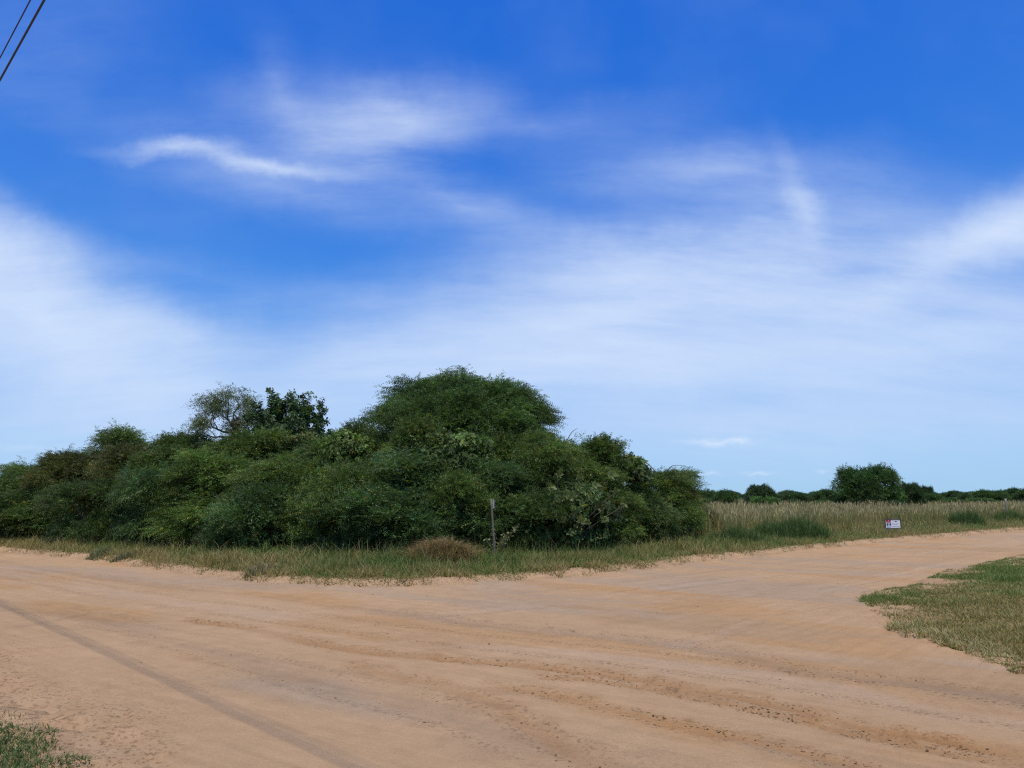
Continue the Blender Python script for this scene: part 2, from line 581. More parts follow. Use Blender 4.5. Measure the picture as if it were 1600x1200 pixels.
DARK = np.array([0.74, 0.77, 0.86]); ORANGE = np.array([0.84, 0.72, 0.60]); PALE = np.array([1.03, 1.08, 1.20])
TRACKS_AND_SHADOW = [
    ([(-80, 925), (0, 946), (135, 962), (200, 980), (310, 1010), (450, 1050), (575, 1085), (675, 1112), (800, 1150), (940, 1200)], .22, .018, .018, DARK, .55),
    ([(300, 968), (400, 985), (500, 1007), (600, 1022), (700, 1032), (800, 1040), (935, 1054), (1120, 1083), (1235, 1108), (1350, 1134), (1480, 1156), (1620, 1184)], .09, .036, .035, ORANGE, 1.0),
    ([(850, 1060), (935, 1066), (1120, 1098), (1235, 1122), (1330, 1145), (1450, 1168), (1620, 1204)], .06, .028, .03, ORANGE, .8),
    ([(-60, 868), (0, 878), (200, 909), (400, 931), (550, 949), (680, 966), (800, 983), (950, 995), (1150, 1022), (1230, 1042), (1350, 1058), (1480, 1073), (1620, 1094)], .16, .022, .025, DARK, .7),
    ([(-60, 885), (0, 894), (150, 922), (300, 944), (450, 965), (600, 985), (800, 1008), (1000, 1030), (1250, 1062), (1450, 1094), (1620, 1122)], .30, .014, .015, PALE, .9),
    ([(800, 1075), (900, 1098), (990, 1117), (1100, 1145), (1200, 1165), (1350, 1200)], .09, .018, .025, ORANGE, .8),
    ([(560, 1040), (640, 1062), (740, 1090), (800, 1120), (880, 1165), (940, 1210)], .10, .016, .02, ORANGE, .7),
    ([(0, 981), (40, 977), (90, 967), (140, 957)], .05, .012, .005, DARK, .7),  # shadow of a crossing cable, painted as a dark shallow groove in the sand
    ([(700, 960), (850, 945), (1000, 925), (1150, 905), (1300, 886), (1450, 864), (1620, 842)], .20, .014, .012, PALE, .7),
    ([(860, 990), (1000, 965), (1120, 938), (1250, 913), (1400, 888), (1520, 866), (1620, 850)], .18, .014, .012, DARK, .25),
    ([(760, 930), (900, 918), (1050, 900), (1200, 882), (1350, 864), (1500, 848), (1640, 834)], .10, .012, .012, DARK, .3),
    ([(1060, 1010), (1140, 985), (1210, 955), (1290, 925), (1400, 898), (1500, 877)], .12, .012, .012, PALE, .6),
]
for k in range(6):                # faint arcs of a turning wheel
    ox = 620 + k * 11
    TRACKS_AND_SHADOW.append(([(ox + 28, 1002), (ox + 48, 1012), (ox + 52, 1026), (ox + 40, 1044)], .020, .010, .008, ORANGE, .45))

xs = axis(-14, 16, 0.065, -150, 150, 1.10); ys = axis(3.2, 24, 0.065, -60, 180, 1.10)
X, Y = np.meshgrid(xs, ys, indexing='ij')
gd = grass_depth(X, Y)
inside = np.maximum(np.maximum(gd[0], gd[1]), gd[2])
s_al = X * MAIN_DIR[0] + Y * MAIN_DIR[1]; s_ac = -X * MAIN_DIR[1] + Y * MAIN_DIR[0]
Z = (fbm(X * .35, Y * .35, 41) - .5) * 0.05 + (fbm(s_al * .5, s_ac * 5, 43) - .5) * 0.006 + (fbm(X * 5, Y * 5, 45) - .5) * 0.008
colr = SAND[None, None] * (0.93 + 0.14 * fbm(X * .5, Y * .5, 47)[..., None])
greyn = smooth(.50, .66, fbm(s_al * .22, s_ac * .95, 49))[..., None]
colr = colr * (1 + greyn * (np.array([0.93, 1.0, 1.12]) * 0.97 - 1))
orn = smooth(.54, .68, fbm(s_al * .3 + 5, s_ac * 1.1, 51))[..., None]
colr = colr * (1 + orn * (np.array([0.97, 0.90, 0.80]) - 1))
rough_n = fbm(X * 7, Y * 7, 53, 3)
clod = smooth(.58, .75, fbm(X * 1.2, Y * 1.2, 67)) * .25
fade_n = fbm(X * .7 + 3, Y * .7, 55)
for pts, hw, dep, rid, cshift, amt in TRACKS_AND_SHADOW:
    T = road_line(pts)
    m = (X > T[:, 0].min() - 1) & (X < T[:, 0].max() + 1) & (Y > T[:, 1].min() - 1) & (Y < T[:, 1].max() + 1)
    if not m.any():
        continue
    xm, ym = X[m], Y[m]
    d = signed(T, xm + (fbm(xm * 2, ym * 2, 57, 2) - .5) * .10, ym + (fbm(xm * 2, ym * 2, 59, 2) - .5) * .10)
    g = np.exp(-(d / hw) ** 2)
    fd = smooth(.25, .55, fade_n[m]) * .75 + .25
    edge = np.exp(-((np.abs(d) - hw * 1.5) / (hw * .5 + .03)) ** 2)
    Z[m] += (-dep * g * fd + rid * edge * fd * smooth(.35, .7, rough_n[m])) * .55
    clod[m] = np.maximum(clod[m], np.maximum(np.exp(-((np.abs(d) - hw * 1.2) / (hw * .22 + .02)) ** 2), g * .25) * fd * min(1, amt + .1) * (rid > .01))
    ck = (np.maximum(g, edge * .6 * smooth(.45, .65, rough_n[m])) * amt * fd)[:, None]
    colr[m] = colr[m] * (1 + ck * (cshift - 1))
# trampled, lumpy sand towards the grass
lump = smooth(-1.0, -0.05, gd[2]) + smooth(-.35, 0, gd[0]) * .8 + smooth(-.3, 0, gd[1]) * .6
Z += (fbm(X * 4.2, Y * 4.2, 61, 4) - .5) * 0.13 * lump
edge_up = smooth(-0.5, -0.02, gd[0])
Z += edge_up * 0.03
colr = colr * (1 + (lump[..., None] * .5) * (np.array([1.0, 0.93, 0.86]) - 1) * smooth(.4, .6, rough_n)[..., None])
Z = Z - 0.16 * smooth(0.08, 0.35, inside)
clod = np.maximum(clod, np.clip(lump, 0, 1) * .7)
fc = grid_faces(len(xs), len(ys))
keep = (inside.ravel()[fc].min(1) < 0.32)
fc = fc[keep]
used = np.unique(fc)
remap = -np.ones(X.size, int); remap[used] = np.arange(len(used))
me = mesh_np('dirt_road', np.stack([X, Y, Z], -1).reshape(-1, 3)[used], remap[fc], M_ROAD, colr.reshape(-1, 3)[used], True, clod.reshape(-1)[used])
side = smooth(-2.2, .6, (X - far_w[5][0]) * .568 + (Y - far_w[5][1]) * .823 + .25 * X) * smooth(-1, 3, X)
sat = me.attributes.new('side', 'FLOAT', 'POINT'); sat.data.foreach_set('value', side.reshape(-1)[used].astype(np.float32))
tag(link('dirt_road', me), kind='structure')


def base_z(x, y):
    return ground_height(x, y, grass_depth(x, y))


# ------------------------------------------------------------------ plants: geometry
def unit(v):
    return v / np.maximum(np.linalg.norm(v, axis=-1, keepdims=True), 1e-9)


def sprays(rng, P, A, length, m, leaf_len, leaf_w, droop, flat, tint):
    """feathery twigs: P base points, A directions; m leaflets in two rows along each. One triangle each."""
    n = len(P)
    up = np.array([0, 0, 1.0])
    ref = unit(up[None] * flat + rng.normal(size=(n, 3)) * (1 - flat) * .9)
    S = unit(np.cross(A, ref)); U = np.cross(S, A)
    t = (np.arange(m) // 2 + .5) / (m / 2)
    sd = np.where(np.arange(m) % 2 == 0, 1.0, -1.0)
    L = (length * rng.uniform(.65, 1.35, n))[:, None, None]
    T = t[None, :, None]
    B = P[:, None] + A[:, None] * L * T - up[None, None] * droop * L * T * T
    sz = rng.uniform(.7, 1.25, (n, m, 1)) * (1.05 - .45 * T)
    dirv = unit(A[:, None] * rng.uniform(.25, .8, (n, m, 1)) + S[:, None] * sd[None, :, None] + U[:, None] * rng.normal(0, .28, (n, m, 1)))
    tip = B + dirv * leaf_len * sz
    w = A[:, None] * (leaf_w * .5) * sz + U[:, None] * rng.normal(0, .006, (n, m, 1))
    mid = B + dirv * leaf_len * sz * .15
    V = np.stack([mid - w, mid + w, tip], 2).reshape(-1, 3)
    c = tint[:, None, :] * rng.uniform(.78, 1.22, (n, m, 1))
    C = np.repeat(c.reshape(-1, 3), 3, 0)
    return V, C


def broad(rng, P, A, m, leaf_len, leaf_w, droop, tint, spread=1.0):
    """rosettes of m broad leaves (two triangles each) round the end of a twig"""
    n = len(P)
    ang = (np.arange(m)[None] * 2.4 + rng.uniform(0, 6.28, (n, 1)))
    ref = unit(rng.normal(size=(n, 3)))
    S = unit(np.cross(A, ref)); U = np.cross(S, A)
    out = S[:, None] * np.cos(ang)[..., None] + U[:, None] * np.sin(ang)[..., None]
    D = unit(out * spread + A[:, None] * rng.uniform(.1, .9, (n, m, 1)))
    sz = rng.uniform(.65, 1.25, (n, m, 1))
    B = P[:, None] + A[:, None] * rng.uniform(-.06, .04, (n, m, 1))
    side = unit(np.cross(D, A[:, None] + rng.normal(0, .3, (n, m, 3))))
    down = np.array([0, 0, -1.0])
    mid = B + D * leaf_len * .5 * sz + down * droop * leaf_len * .15
    tip = B + D * leaf_len * sz + down * droop * leaf_len * .6
    V = np.stack([B, mid + side * leaf_w * .5 * sz, tip, mid - side * leaf_w * .5 * sz], 2).reshape(-1, 3)
    c = tint[:, None, :] * rng.uniform(.75, 1.25, (n, m, 1))
    C = np.repeat(c.reshape(-1, 3), 4, 0)
    return V, C


def tri_faces(nv):
    return np.arange(nv).reshape(-1, 3)


def quad_faces(nv):
    a = np.arange(nv).reshape(-1, 4)
    return np.concatenate([a[:, [0, 1, 2]], a[:, [0, 2, 3]]])


def lobes_for(rng, h, rx, ry, n, low=0.25, flat_top=False):
    """ellipsoids that make up a crown of height h standing at the origin"""
    out = [(np.array([0, 0, h * .56]), np.array([rx * .74, ry * .74, h * .44]))]
    for i in range(n):
        a = 2 * math.pi * (i + rng.uniform(-.3, .3)) / n
        zz = rng.uniform(low, .70)
        rr = rng.uniform(.42, .62)
        k = rng.uniform(.30, .46)
        zc = h * zz
        out.append((np.array([math.cos(a) * rx * rr, math.sin(a) * ry * rr, zc]), np.array([rx * k * 1.1, ry * k * 1.1, min(h * k * .72, zc * .98)])))
    for i in range(n // 2 if low < .2 else 0):
        a = 2 * math.pi * (i + rng.uniform(-.3, .3)) / (n // 2)
        out.append((np.array([math.cos(a) * rx * .5, math.sin(a) * ry * .5, h * .20]), np.array([rx * .42, ry * .42, h * .19])))
    for i in range(max(2, n // 3)):
        a = rng.uniform(0, 6.28)
        out.append((np.array([math.cos(a) * rx * .3, math.sin(a) * ry * .3, h * rng.uniform(.70, .8)]), np.array([rx * .34, ry * .34, h * rng.uniform(.16, .22)])))
    return out


def shell_points(rng, lobes, n, inner=.45, bottom=-.6, deep=.50):
    """points in the outer shell of the lobes and the outward direction there"""
    ar = np.array([(r[0] * r[2]) + (r[0] * r[1]) * .5 for c, r in lobes]); ar /= ar.sum()
    idx = rng.choice(len(lobes), n * 3, p=ar)
    Cn = np.array([c for c, r in lobes])[idx]; R = np.array([r for c, r in lobes])[idx]
    d = unit(rng.normal(size=(n * 3, 3)))
    d[:, 2] = np.where(d[:, 2] < bottom, -d[:, 2], d[:, 2])
    k = 1 - inner * rng.random(n * 3) ** 1.4
    P = Cn + d * R * k[:, None]
    bad = P[:, 2] < .05
    for j, (c, r) in enumerate(lobes):
        q = (((P - c) / r) ** 2).sum(1)
        bad |= (q < deep) & (idx != j)
    ok = np.where(~bad)[0][:n]
    return P[ok], unit(d[ok] / R[ok])


def lobe_points(rng, lobes, n, size=.42, unit_scale=1.0):
    """leaf twigs gathered in flattened clumps that sit on and inside the lobes; returns points, outward directions, clump tone"""
    h = max(c[2] + r[2] for c, r in lobes)
    nc = max(24, int(n / 70))
    Pc, Nc = shell_points(rng, lobes, nc, .40)
    nc = len(Pc)
    rad = size * unit_scale * rng.uniform(.35, 1.30, nc)
    tone = rng.uniform(.52, 1.40, nc)
    k = rng.choice(nc, n, p=rad ** 2 / (rad ** 2).sum())
    d = unit(rng.normal(size=(n, 3)))
    d[:, 2] = np.where(d[:, 2] < -.25, -d[:, 2] * .6, d[:, 2])
    d = unit(d)
    rr = rng.random(n) ** .45
    P = Pc[k] - Nc[k] * rad[k][:, None] * .45 + d * (rad[k] * rr)[:, None] * np.array([1.10, 1.10, .80])
    Nn = unit(Nc[k] * .55 + d * .7)
    # some twigs fill the inside
    m = n // 6
    Pi, Ni = shell_points(rng, lobes, m, .75, deep=.05)
    P = np.concatenate([P, Pi]); Nn = np.concatenate([Nn, Ni]); tn = np.concatenate([tone[k], np.full(len(Pi), .8)])
    ok = (P[:, 2] > .04 * unit_scale)
    return P[ok], Nn[ok], tn[ok]


def shrub_crown(rng, h, rx, ry, style, density=1.0):
    lobes = lobes_for(rng, h, rx, ry, int(6 + rx * 2.2), low=.18)
    area = 2 * math.pi * rx * h * .8 + math.pi * rx * ry
    n = int(area * style['per_m2'] * density)
    P, Nn, tone = lobe_points(rng, lobes, n, style.get('clump', .42))
    n = len(P)
    # stray shoots that break the outline
    horiz = unit(P * np.array([1, 1, 0]) + rng.normal(0, .2, (n, 3)) * np.array([1, 1, 0.01]))
    up = np.array([0, 0, 1.0])
    A = unit(Nn * .55 + horiz * style['horiz'] + up * style['up'] + rng.normal(0, .38, (n, 3)))
    clump = fbm(P[:, 0] * 1.7 + P[:, 2] * .6, P[:, 1] * 1.7 + P[:, 2] * 1.5, int(rng.integers(900)), 2)
    tint = np.ones((n, 3)) * (0.80 + .40 * clump[:, None]) * tone[:, None] * rng.uniform(.78, 1.22, (n, 1))
    warm = (rng.random(n) < style.get('warm', .08))[:, None]
    tint = np.where(warm, tint * np.array([1.9, 1.25, 1.0]), tint)
    tint *= 1 + rng.normal(0, .08, (n, 3))
    if style['leaf'] == 'feather':
        V, C = sprays(rng, P, A, style['len'], style['m'], style['ll'], style['lw'], style['droop'], .35, tint)
        Fc = tri_faces(len(V))
    else:
        V, C = broad(rng, P, A, style['m'], style['ll'], style['lw'], style['droop'], tint)
        Fc = quad_faces(len(V))
    # long shoots
    ns = int(style.get('shoots', 14) * rx * 3.2)
    sel = rng.choice(n, ns, replace=False)
    vs, cs, fs = [V], [C], [Fc]
    off = len(V)
    SP, SA = [], []
    for i in sel:
        if P[i, 2] < h * .45:
            continue
        a = unit(Nn[i] * .6 + np.array([rng.normal(0, .6), rng.normal(0, .6), rng.uniform(.1, .8)]))
        Ls = rng.uniform(.25, .8)
        for t in np.linspace(.1, 1, 8):
            SP.append(P[i] + a * Ls * t - np.array([0, 0, .25]) * Ls * t * t); SA.append(unit(a + rng.normal(0, .35, 3)))
    if SP:
        SP, SA = np.array(SP), np.array(SA)
        tt = np.ones((len(SP), 3)) * rng.uniform(.7, 1.3, (len(SP), 1))
        if style['leaf'] == 'feather':
            V2, C2 = sprays(rng, SP, SA, style['len'] * .55, 6, style['ll'] * .8, style['lw'] * .8, .1, .6, tt)
            F2 = tri_faces(len(V2)) + off
        else:
            V2, C2 = broad(rng, SP, SA, 3, style['ll'] * .8, style['lw'] * .8, style['droop'], tt)
            F2 = quad_faces(len(V2)) + off
        vs.append(V2); cs.append(C2); fs.append(F2)
    return np.concatenate(vs), np.concatenate(cs), np.concatenate(fs), lobes


def stems(rng, h, rx, ry, lobes, n=5, r0=.05, wob=1.0):
    b = MB()
    for i in range(n):
        c, r = lobes[rng.integers(len(lobes))]
        a = rng.uniform(0, 6.28)
        p0 = np.array([math.cos(a) * rx * .12, math.sin(a) * ry * .12, -.05])
        end = c + np.array([rng.normal(0, .1), rng.normal(0, .1), r[2] * .3])
        mid = (p0 + end) / 2 + np.array([rng.normal(0, .18), rng.normal(0, .18), rng.uniform(-.1, .25)]) * wob
        q1 = (p0 * .6 + mid * .4) + rng.normal(0, .06, 3)
        b.tube([p0, q1, mid, (mid + end) / 2 + rng.normal(0, .08, 3), end], [r0, r0 * .8, r0 * .6, r0 * .42, r0 * .15], 5)
        for k in range(2):
            e2 = mid + (rng.normal(0, .5, 3) * np.array([rx, ry, .5]) * .5 + np.array([0, 0, .25])) * wob
            b.tube([mid, (mid + e2) / 2 + rng.normal(0, .08, 3), e2], [r0 * .45, r0 * .3, r0 * .1], 4)
    return b


FEATHER = dict(leaf='feather', key='feather', per_m2=250, len=.30, m=14, ll=.085, lw=.030, droop=.25, horiz=.55, up=.15, shoots=12)
FINE = dict(leaf='feather', key='fine', per_m2=240, len=.36, m=16, ll=.075, lw=.026, droop=.35, horiz=.8, up=.1, shoots=14)
CLIMB = dict(leaf='broad', key='climb', per_m2=190, m=6, ll=.085, lw=.060, droop=.6, horiz=.3, up=.1, shoots=12, warm=.05)

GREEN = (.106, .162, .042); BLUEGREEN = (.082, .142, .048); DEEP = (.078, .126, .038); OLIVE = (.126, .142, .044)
BROWN = (.118, .134, .044); BRIGHT = (.112, .178, .044); YELLOW = (.120, .185, .040)
VERT = np.array([0, 0, 1.0])


SHRUB_SIZES = [(1.5, 3.2), (1.6, 1.75)]
SHRUB_PROTOS = {}


def shrub_protos(key, style):
    out = []
    for si, (rx, h) in enumerate(SHRUB_SIZES):
        for var in range(3 if si == 0 else 2):
            rng = np.random.default_rng(700 + 17 * len(SHRUB_PROTOS) + 5 * si + var)
            V, C, Fc, lobes = shrub_crown(rng, h, rx * .93, rx * .93, style)
            V[:, 2] += .02
            out.append((rx, h, mesh_np('crown', V, Fc, M_LEAF, C), stems(rng, h, rx, rx, lobes).mesh('trunk', M_BARK, True)))
    SHRUB_PROTOS[key] = out


def shrub(px, Yd, top, halfw, style, colr, label, name='acacia_shrub', seed=0):
    rng = np.random.default_rng(500 + seed)
    p = AT(px, top, Yd)
    rx = halfw / F * Yd
    gz = float(base_z(np.array([p[0]]), np.array([Yd]))[0])
    h = p[2] - gz
    key = style['key']
    if key not in SHRUB_PROTOS:
        shrub_protos(key, style)
    pr_ = SHRUB_PROTOS[key]
    pick = pr_[seed % 3] if h > 2.3 else pr_[3 + seed % 2]
    t = thing(name, label, 'shrub', (p[0], Yd, gz - .02), rng.uniform(0, 6.28), 'shrubs of the roadside thicket')
    for nm, m_ in (('crown', pick[2]), ('trunk', pick[3])):
        o = link(nm, m_, t)
        o.scale = (rx / pick[0], rx / pick[0], h / pick[1])
        o.color = (*colr, 1)
    return t


# ------------------------------------------------------------------ the thicket
SHRUBS = [
    (30, 27.5, 742, 95, FINE, GREEN, 'low feathery green shrub at the far left end of the thicket'),
    (118, 26.0, 706, 72, FEATHER, BROWN, 'brownish olive shrub left of the tallest left peak of the thicket'),
    (188, 28.0, 674, 72, FINE, GREEN, 'green feathery shrub forming the pointed peak on the left'),
    (205, 24.5, 696, 70, FEATHER, BROWN, 'brown tinged shrub in front of the pointed left peak'),
    (298, 26.0, 678, 80, FEATHER, GREEN, 'dark green shrub below the sparse crooked tree'),
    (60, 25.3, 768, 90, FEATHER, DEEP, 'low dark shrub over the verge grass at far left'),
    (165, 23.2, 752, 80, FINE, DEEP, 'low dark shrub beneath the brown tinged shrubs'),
    (255, 22.0, 735, 75, FINE, BLUEGREEN, 'blue green low shrub between brown and bright green shrubs'),
    (340, 21.3, 708, 92, FINE, BRIGHT, 'bright green feathery shrub with layered twigs on the left'),
    (462, 20.8, 705, 90, FINE, GREEN, 'layered green shrub below the dark broad leaved tree'),
    (455, 24.0, 668, 85, CLIMB, OLIVE, 'olive shrub wrapped round the foot of the broad leaved tree'),
    (425, 19.9, 758, 90, FEATHER, BLUEGREEN, 'low blue green shrub reaching over the left verge'),
    (548, 20.6, 668, 70, CLIMB, YELLOW, 'yellow green leafy climber left of the big domed tree'),
    (545, 18.9, 728, 95, FEATHER, GREEN, 'green shrub below the yellow green climber'),
    (640, 18.8, 705, 100, FEATHER, BLUEGREEN, 'large blue green shrub under the big domed tree'),
    (715, 19.8, 668, 90, CLIMB, GREEN, 'green creeper hanging over the front of the big domed tree'),
    (622, 18.1, 765, 105, FEATHER, BLUEGREEN, 'low blue green shrub left of the tall fence post'),
    (768, 19.3, 718, 85, FINE, BLUEGREEN, 'dark blue green shrub directly behind the tall fence post'),
    (848, 20.2, 672, 78, FINE, GREEN, 'tall green shrub at the right foot of the domed tree'),
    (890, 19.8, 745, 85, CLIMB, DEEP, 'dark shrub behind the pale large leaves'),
    (902, 22.0, 690, 78, FEATHER, GREEN, 'shrub with stray twigs on the right slope of the thicket'),
    (960, 22.8, 704, 82, CLIMB, GREEN, 'leafy green shrub halfway down the right slope'),
    (1025, 25.0, 730, 72, FINE, GREEN, 'right hand shrub with long bare twigs against the sky'),
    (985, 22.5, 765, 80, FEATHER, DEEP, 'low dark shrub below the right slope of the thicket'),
    (1058, 26.5, 762, 45, FEATHER, OLIVE, 'last brownish shrub at the right end of the thicket'),
    (1085, 28.0, 786, 42, FEATHER, OLIVE, 'low straggly shrub tapering into the field at the thicket end'),
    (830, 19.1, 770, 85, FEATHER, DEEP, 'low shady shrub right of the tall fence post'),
    (560, 25.5, 662, 60, FEATHER, GREEN, 'back shrub in the dip left of the domed tree'),
    (790, 21.0, 672, 78, FINE, GREEN, 'green shrub filling the right half of the domed tree foot'),
    (655, 20.8, 664, 82, FEATHER, GREEN, 'green shrub filling the left half of the domed tree foot'),
    (265, 24.0, 700, 75, FEATHER, GREEN, 'mid green shrub between the brown tinged and bright green shrubs'),
    (395, 23.6, 668, 85, FINE, GREEN, 'mid green shrub at the foot of the sparse crooked tree'),
    (505, 22.0, 690, 75, FINE, GREEN, 'green shrub between broad leaved tree and yellow green climber'),
    (360, 24.6, 712, 75, FEATHER, GREEN, 'green shrub behind the bright layered shrub on the left'),
    (75, 28.5, 722, 70, FINE, GREEN, 'green shrub behind the brownish olive one at far left'),
    (925, 20.8, 722, 75, FEATHER, GREEN, 'dense green shrub above the pale large leaves'),
    (725, 18.8, 742, 80, FEATHER, GREEN, 'low green shrub between heap and tall fence post'),
]
for i, (px, Yd, top, hw, st, c, lab) in enumerate(SHRUBS):
    nm = 'climber_shrub' if st is CLIMB else 'acacia_shrub'
    shrub(px, Yd, top, hw, st, c, lab, nm, seed=i)

# big domed acacia behind the corner
def domed_tree(label, px, Yd, top, halfw, colr, style, seed, name, group=None, density=1.0, low=.30, nl=13, trunk_r=.14, spots=None):
    rng = np.random.default_rng(seed)
    p = AT(px, top, Yd)
    rx = halfw / F * Yd
    gz = float(base_z(np.array([p[0]]), np.array([Yd]))[0])
    h = p[2] - gz
    t = thing(name, label, 'tree', (p[0], Yd, gz - .02), 0, group)
    lobes = lobes_for(rng, h, rx, rx * .95, nl, low=low)
    if spots:
        lobes = []
        for sx, sy, sr, dy in spots:
            q = AT(sx, sy, Yd + dy) - np.array([p[0], Yd, gz])
            rr = sr * .86 / F * Yd * rng.uniform(.9, 1.1)
            lobes.append((q, np.array([rr, rr * .95, rr * .72])))
    area = 2 * math.pi * rx * h * .8 + math.pi * rx * rx
    P, Nn, tone = lobe_points(rng, lobes, int(area * style['per_m2'] * density), .50)
    n = len(P)
    horiz = unit(P * np.array([1, 1, 0]) + rng.normal(0, .2, (n, 3)) * np.array([1, 1, .01]))
    A = unit(Nn * .6 + horiz * style['horiz'] + VERT * style['up'] + rng.normal(0, .35, (n, 3)))
    clump = fbm(P[:, 0] * 1.5 + P[:, 2] * .6, P[:, 1] * 1.5 + P[:, 2] * 1.5, seed, 2)
    tint = np.ones((n, 3)) * (0.80 + .40 * clump[:, None]) * tone[:, None] * rng.uniform(.78, 1.22, (n, 1)) * (1 + rng.normal(0, .07, (n, 3)))
    V, C = sprays(rng, P, A, style['len'], style['m'], style['ll'], style['lw'], style['droop'], .35, tint)
    # ragged shoots round the rim
    sel = rng.choice(n, int(190 * rx / 2.5), replace=False)
    SP, SA = [], []
    for i in sel:
        if P[i, 2] < h * .4: continue
        a = unit(Nn[i] * .8 + np.array([rng.normal(0, .4), rng.normal(0, .4), rng.uniform(-.1, .5)]))
        Ls = rng.uniform(.25, .6)
        for q in np.linspace(.1, 1, 7):
            SP.append(P[i] + a * Ls * q - VERT * .3 * Ls * q * q); SA.append(unit(a + rng.normal(0, .4, 3)))
    V2, C2 = sprays(rng, np.array(SP), np.array(SA), style['len'] * .55, 8, style['ll'] * .8, style['lw'] * .8, .2, .6, np.ones((len(SP), 3)) * rng.uniform(.8, 1.3, (len(SP), 1)))
    V, C = np.concatenate([V, V2]), np.concatenate([C, C2])
    c = link('crown', mesh_np('crown', V, tri_faces(len(V)), M_LEAF, C), t)
    c.color = (*colr, 1)
    stems(rng, h, rx, rx, lobes, 7, trunk_r).build('trunk', M_BARK, t, True)
    return t


domed_tree('big domed dark green acacia tree rising above the thicket', 725, 22.6, 578, 138, (.092, .155, .046), dict(FINE, per_m2=180, m=14, ll=.085, lw=.030), 71, 'acacia_tree',
           spots=[(660, 632, 62, 0), (725, 618, 62, .3), (790, 634, 58, 0), (828, 655, 38, -.2), (620, 658, 42, .1), (725, 650, 75, -.9), (670, 665, 70, -.8),
                  (785, 668, 68, -.8), (735, 700, 95, -.2), (690, 625, 60, 1.2), (770, 630, 60, 1.2), (725, 655, 90, 1.4), (640, 690, 50, -.3), (820, 690, 50, -.3), (700, 688, 60, -1.3), (765, 690, 60, -1.3), (735, 672, 55, -1.4), (648, 652, 45, -.6), (805, 650, 42, -.6)])


def branch_tree(rng, start, dirs, depth, r0, L0, bend=.25, lift=.1):
    """returns tube list and twig tips"""
    tubes, tips = [], []

    def grow(p, d, L, r, lev):
        pts, rad = [p], [r]
        n = 5
        for i in range(n):
            d = unit(d + rng.normal(0, bend, 3) * .5 + VERT * lift * .3)
            p = p + d * L / n
            pts.append(p); rad.append(r * (1 - .55 * (i + 1) / n))
            if lev >= depth - 1:
                tips.append((p.copy(), d.copy()))
        tubes.append((pts, rad))
        if lev >= depth:
            return
        for k in range(rng.integers(2, 4)):
            nd = unit(d + rng.normal(0, .65, 3) + VERT * lift)
            grow(pts[-1 - int(rng.integers(0, 3))], nd, L * rng.uniform(.55, .8), rad[-1] * .85, lev + 1)
    for d in dirs:
        grow(np.array(start, float), unit(np.array(d, float)), L0 * rng.uniform(.9, 1.1), r0, 0)
    return tubes, tips


# sparse crooked tree
rng = np.random.default_rng(9)
p = AT(352, 592, 25.5)
t = thing('sparse_tree', 'sparse grey green tree with crooked limbs showing sky on the left', 'tree', (p[0] + .7, 25.5, .1))
hh = p[2] - .1
b = MB()
b.tube([(0, 0, -.1), (.05, 0, 1.2), (0.0, .05, hh * .5), (-.12, 0, hh * .66)], [.13, .11, .09, .075], 7)
tubes, tips = branch_tree(rng, (-.12, 0, hh * .63), [(-1.0, .1, .95), (-.85, -.4, .0), (-.25, .3, 1.2), (.35, -.2, 1.2), (-1.0, -.1, .25), (-.6, -.3, 1.3)], 3, .055, .92, .55, .16)
ctr = np.array([-.72, 0, hh * .775])
for pts, rad in tubes:
    b.tube(pts, rad, 5)
b.build('trunk', M_BARK, t, True)
TP = np.array([q for q, d in tips]); TD = np.array([d for q, d in tips])
rep = 4
TP = np.repeat(TP, rep, 0) + rng.normal(0, .11, (len(TP) * rep, 3)); TD = unit(np.repeat(TD, rep, 0) + rng.normal(0, .7, (len(TD) * rep, 3)) - VERT * .35)
tint = np.ones((len(TP), 3)) * rng.uniform(.6, 1.4, (len(TP), 1))
V, C = sprays(rng, TP, TD, .22, 8, .075, .026, .3, .2, tint)
c = link('crown', mesh_np('crown', V, tri_faces(len(V)), M_LEAF, C), t)
c.color = (.120, .150, .060, 1)
print('sparse tree extent', V.min(0), V.max(0), hh, len(tips))

# broad leaved tree
rng = np.random.default_rng(15)
p = AT(453, 602, 24.8)
t = thing('broadleaf_tree', 'dark broad leaved tree with knobbly leaf bunches left of the domed tree', 'tree', (p[0], 24.8, .1))
hh = p[2] - .1
b = MB()
b.tube([(0, 0, -.1), (.04, 0, 1.2), (.02, .05, hh * .55)], [.15, .12, .09], 7)
rxb = 90 / F * 24.8
ends = []
for i in range(70):
    a = rng.uniform(0, 6.28); el = rng.uniform(-.35, 1.35)
    k = rng.uniform(.75, 1.0)
    e = np.array([math.cos(a) * math.cos(el) * rxb, math.sin(a) * math.cos(el) * rxb, math.sin(el) * hh * .36]) * k + np.array([0, 0, hh * .60])
    s = np.array([.02, .05, hh * rng.uniform(.35, .55)])
    mpt = (s + e) / 2 + rng.normal(0, .1, 3)
    b.tube([s, mpt, e], [.035, .025, .012], 5)
    ends.append((e, unit(e - mpt)))
    for k2 in range(5):
        ends.append((mpt * .35 + e * .65 + rng.normal(0, .2, 3), unit(e - mpt + rng.normal(0, .5, 3))))
b.build('trunk', M_BARK, t, True)
EP = np.array([e for e, d in ends]); ED = np.array([d for e, d in ends])
rep = 7
EP = np.repeat(EP, rep, 0); ED = np.repeat(ED, rep, 0)
EP = EP + unit(rng.normal(size=EP.shape)) * .14 * rng.random((len(EP), 1)) ** .4
tint = np.ones((len(EP), 3)) * rng.uniform(.65, 1.35, (len(EP), 1))
V, C = broad(rng, EP, unit(ED + rng.normal(0, .5, ED.shape)), 7, .12, .06, .7, tint)
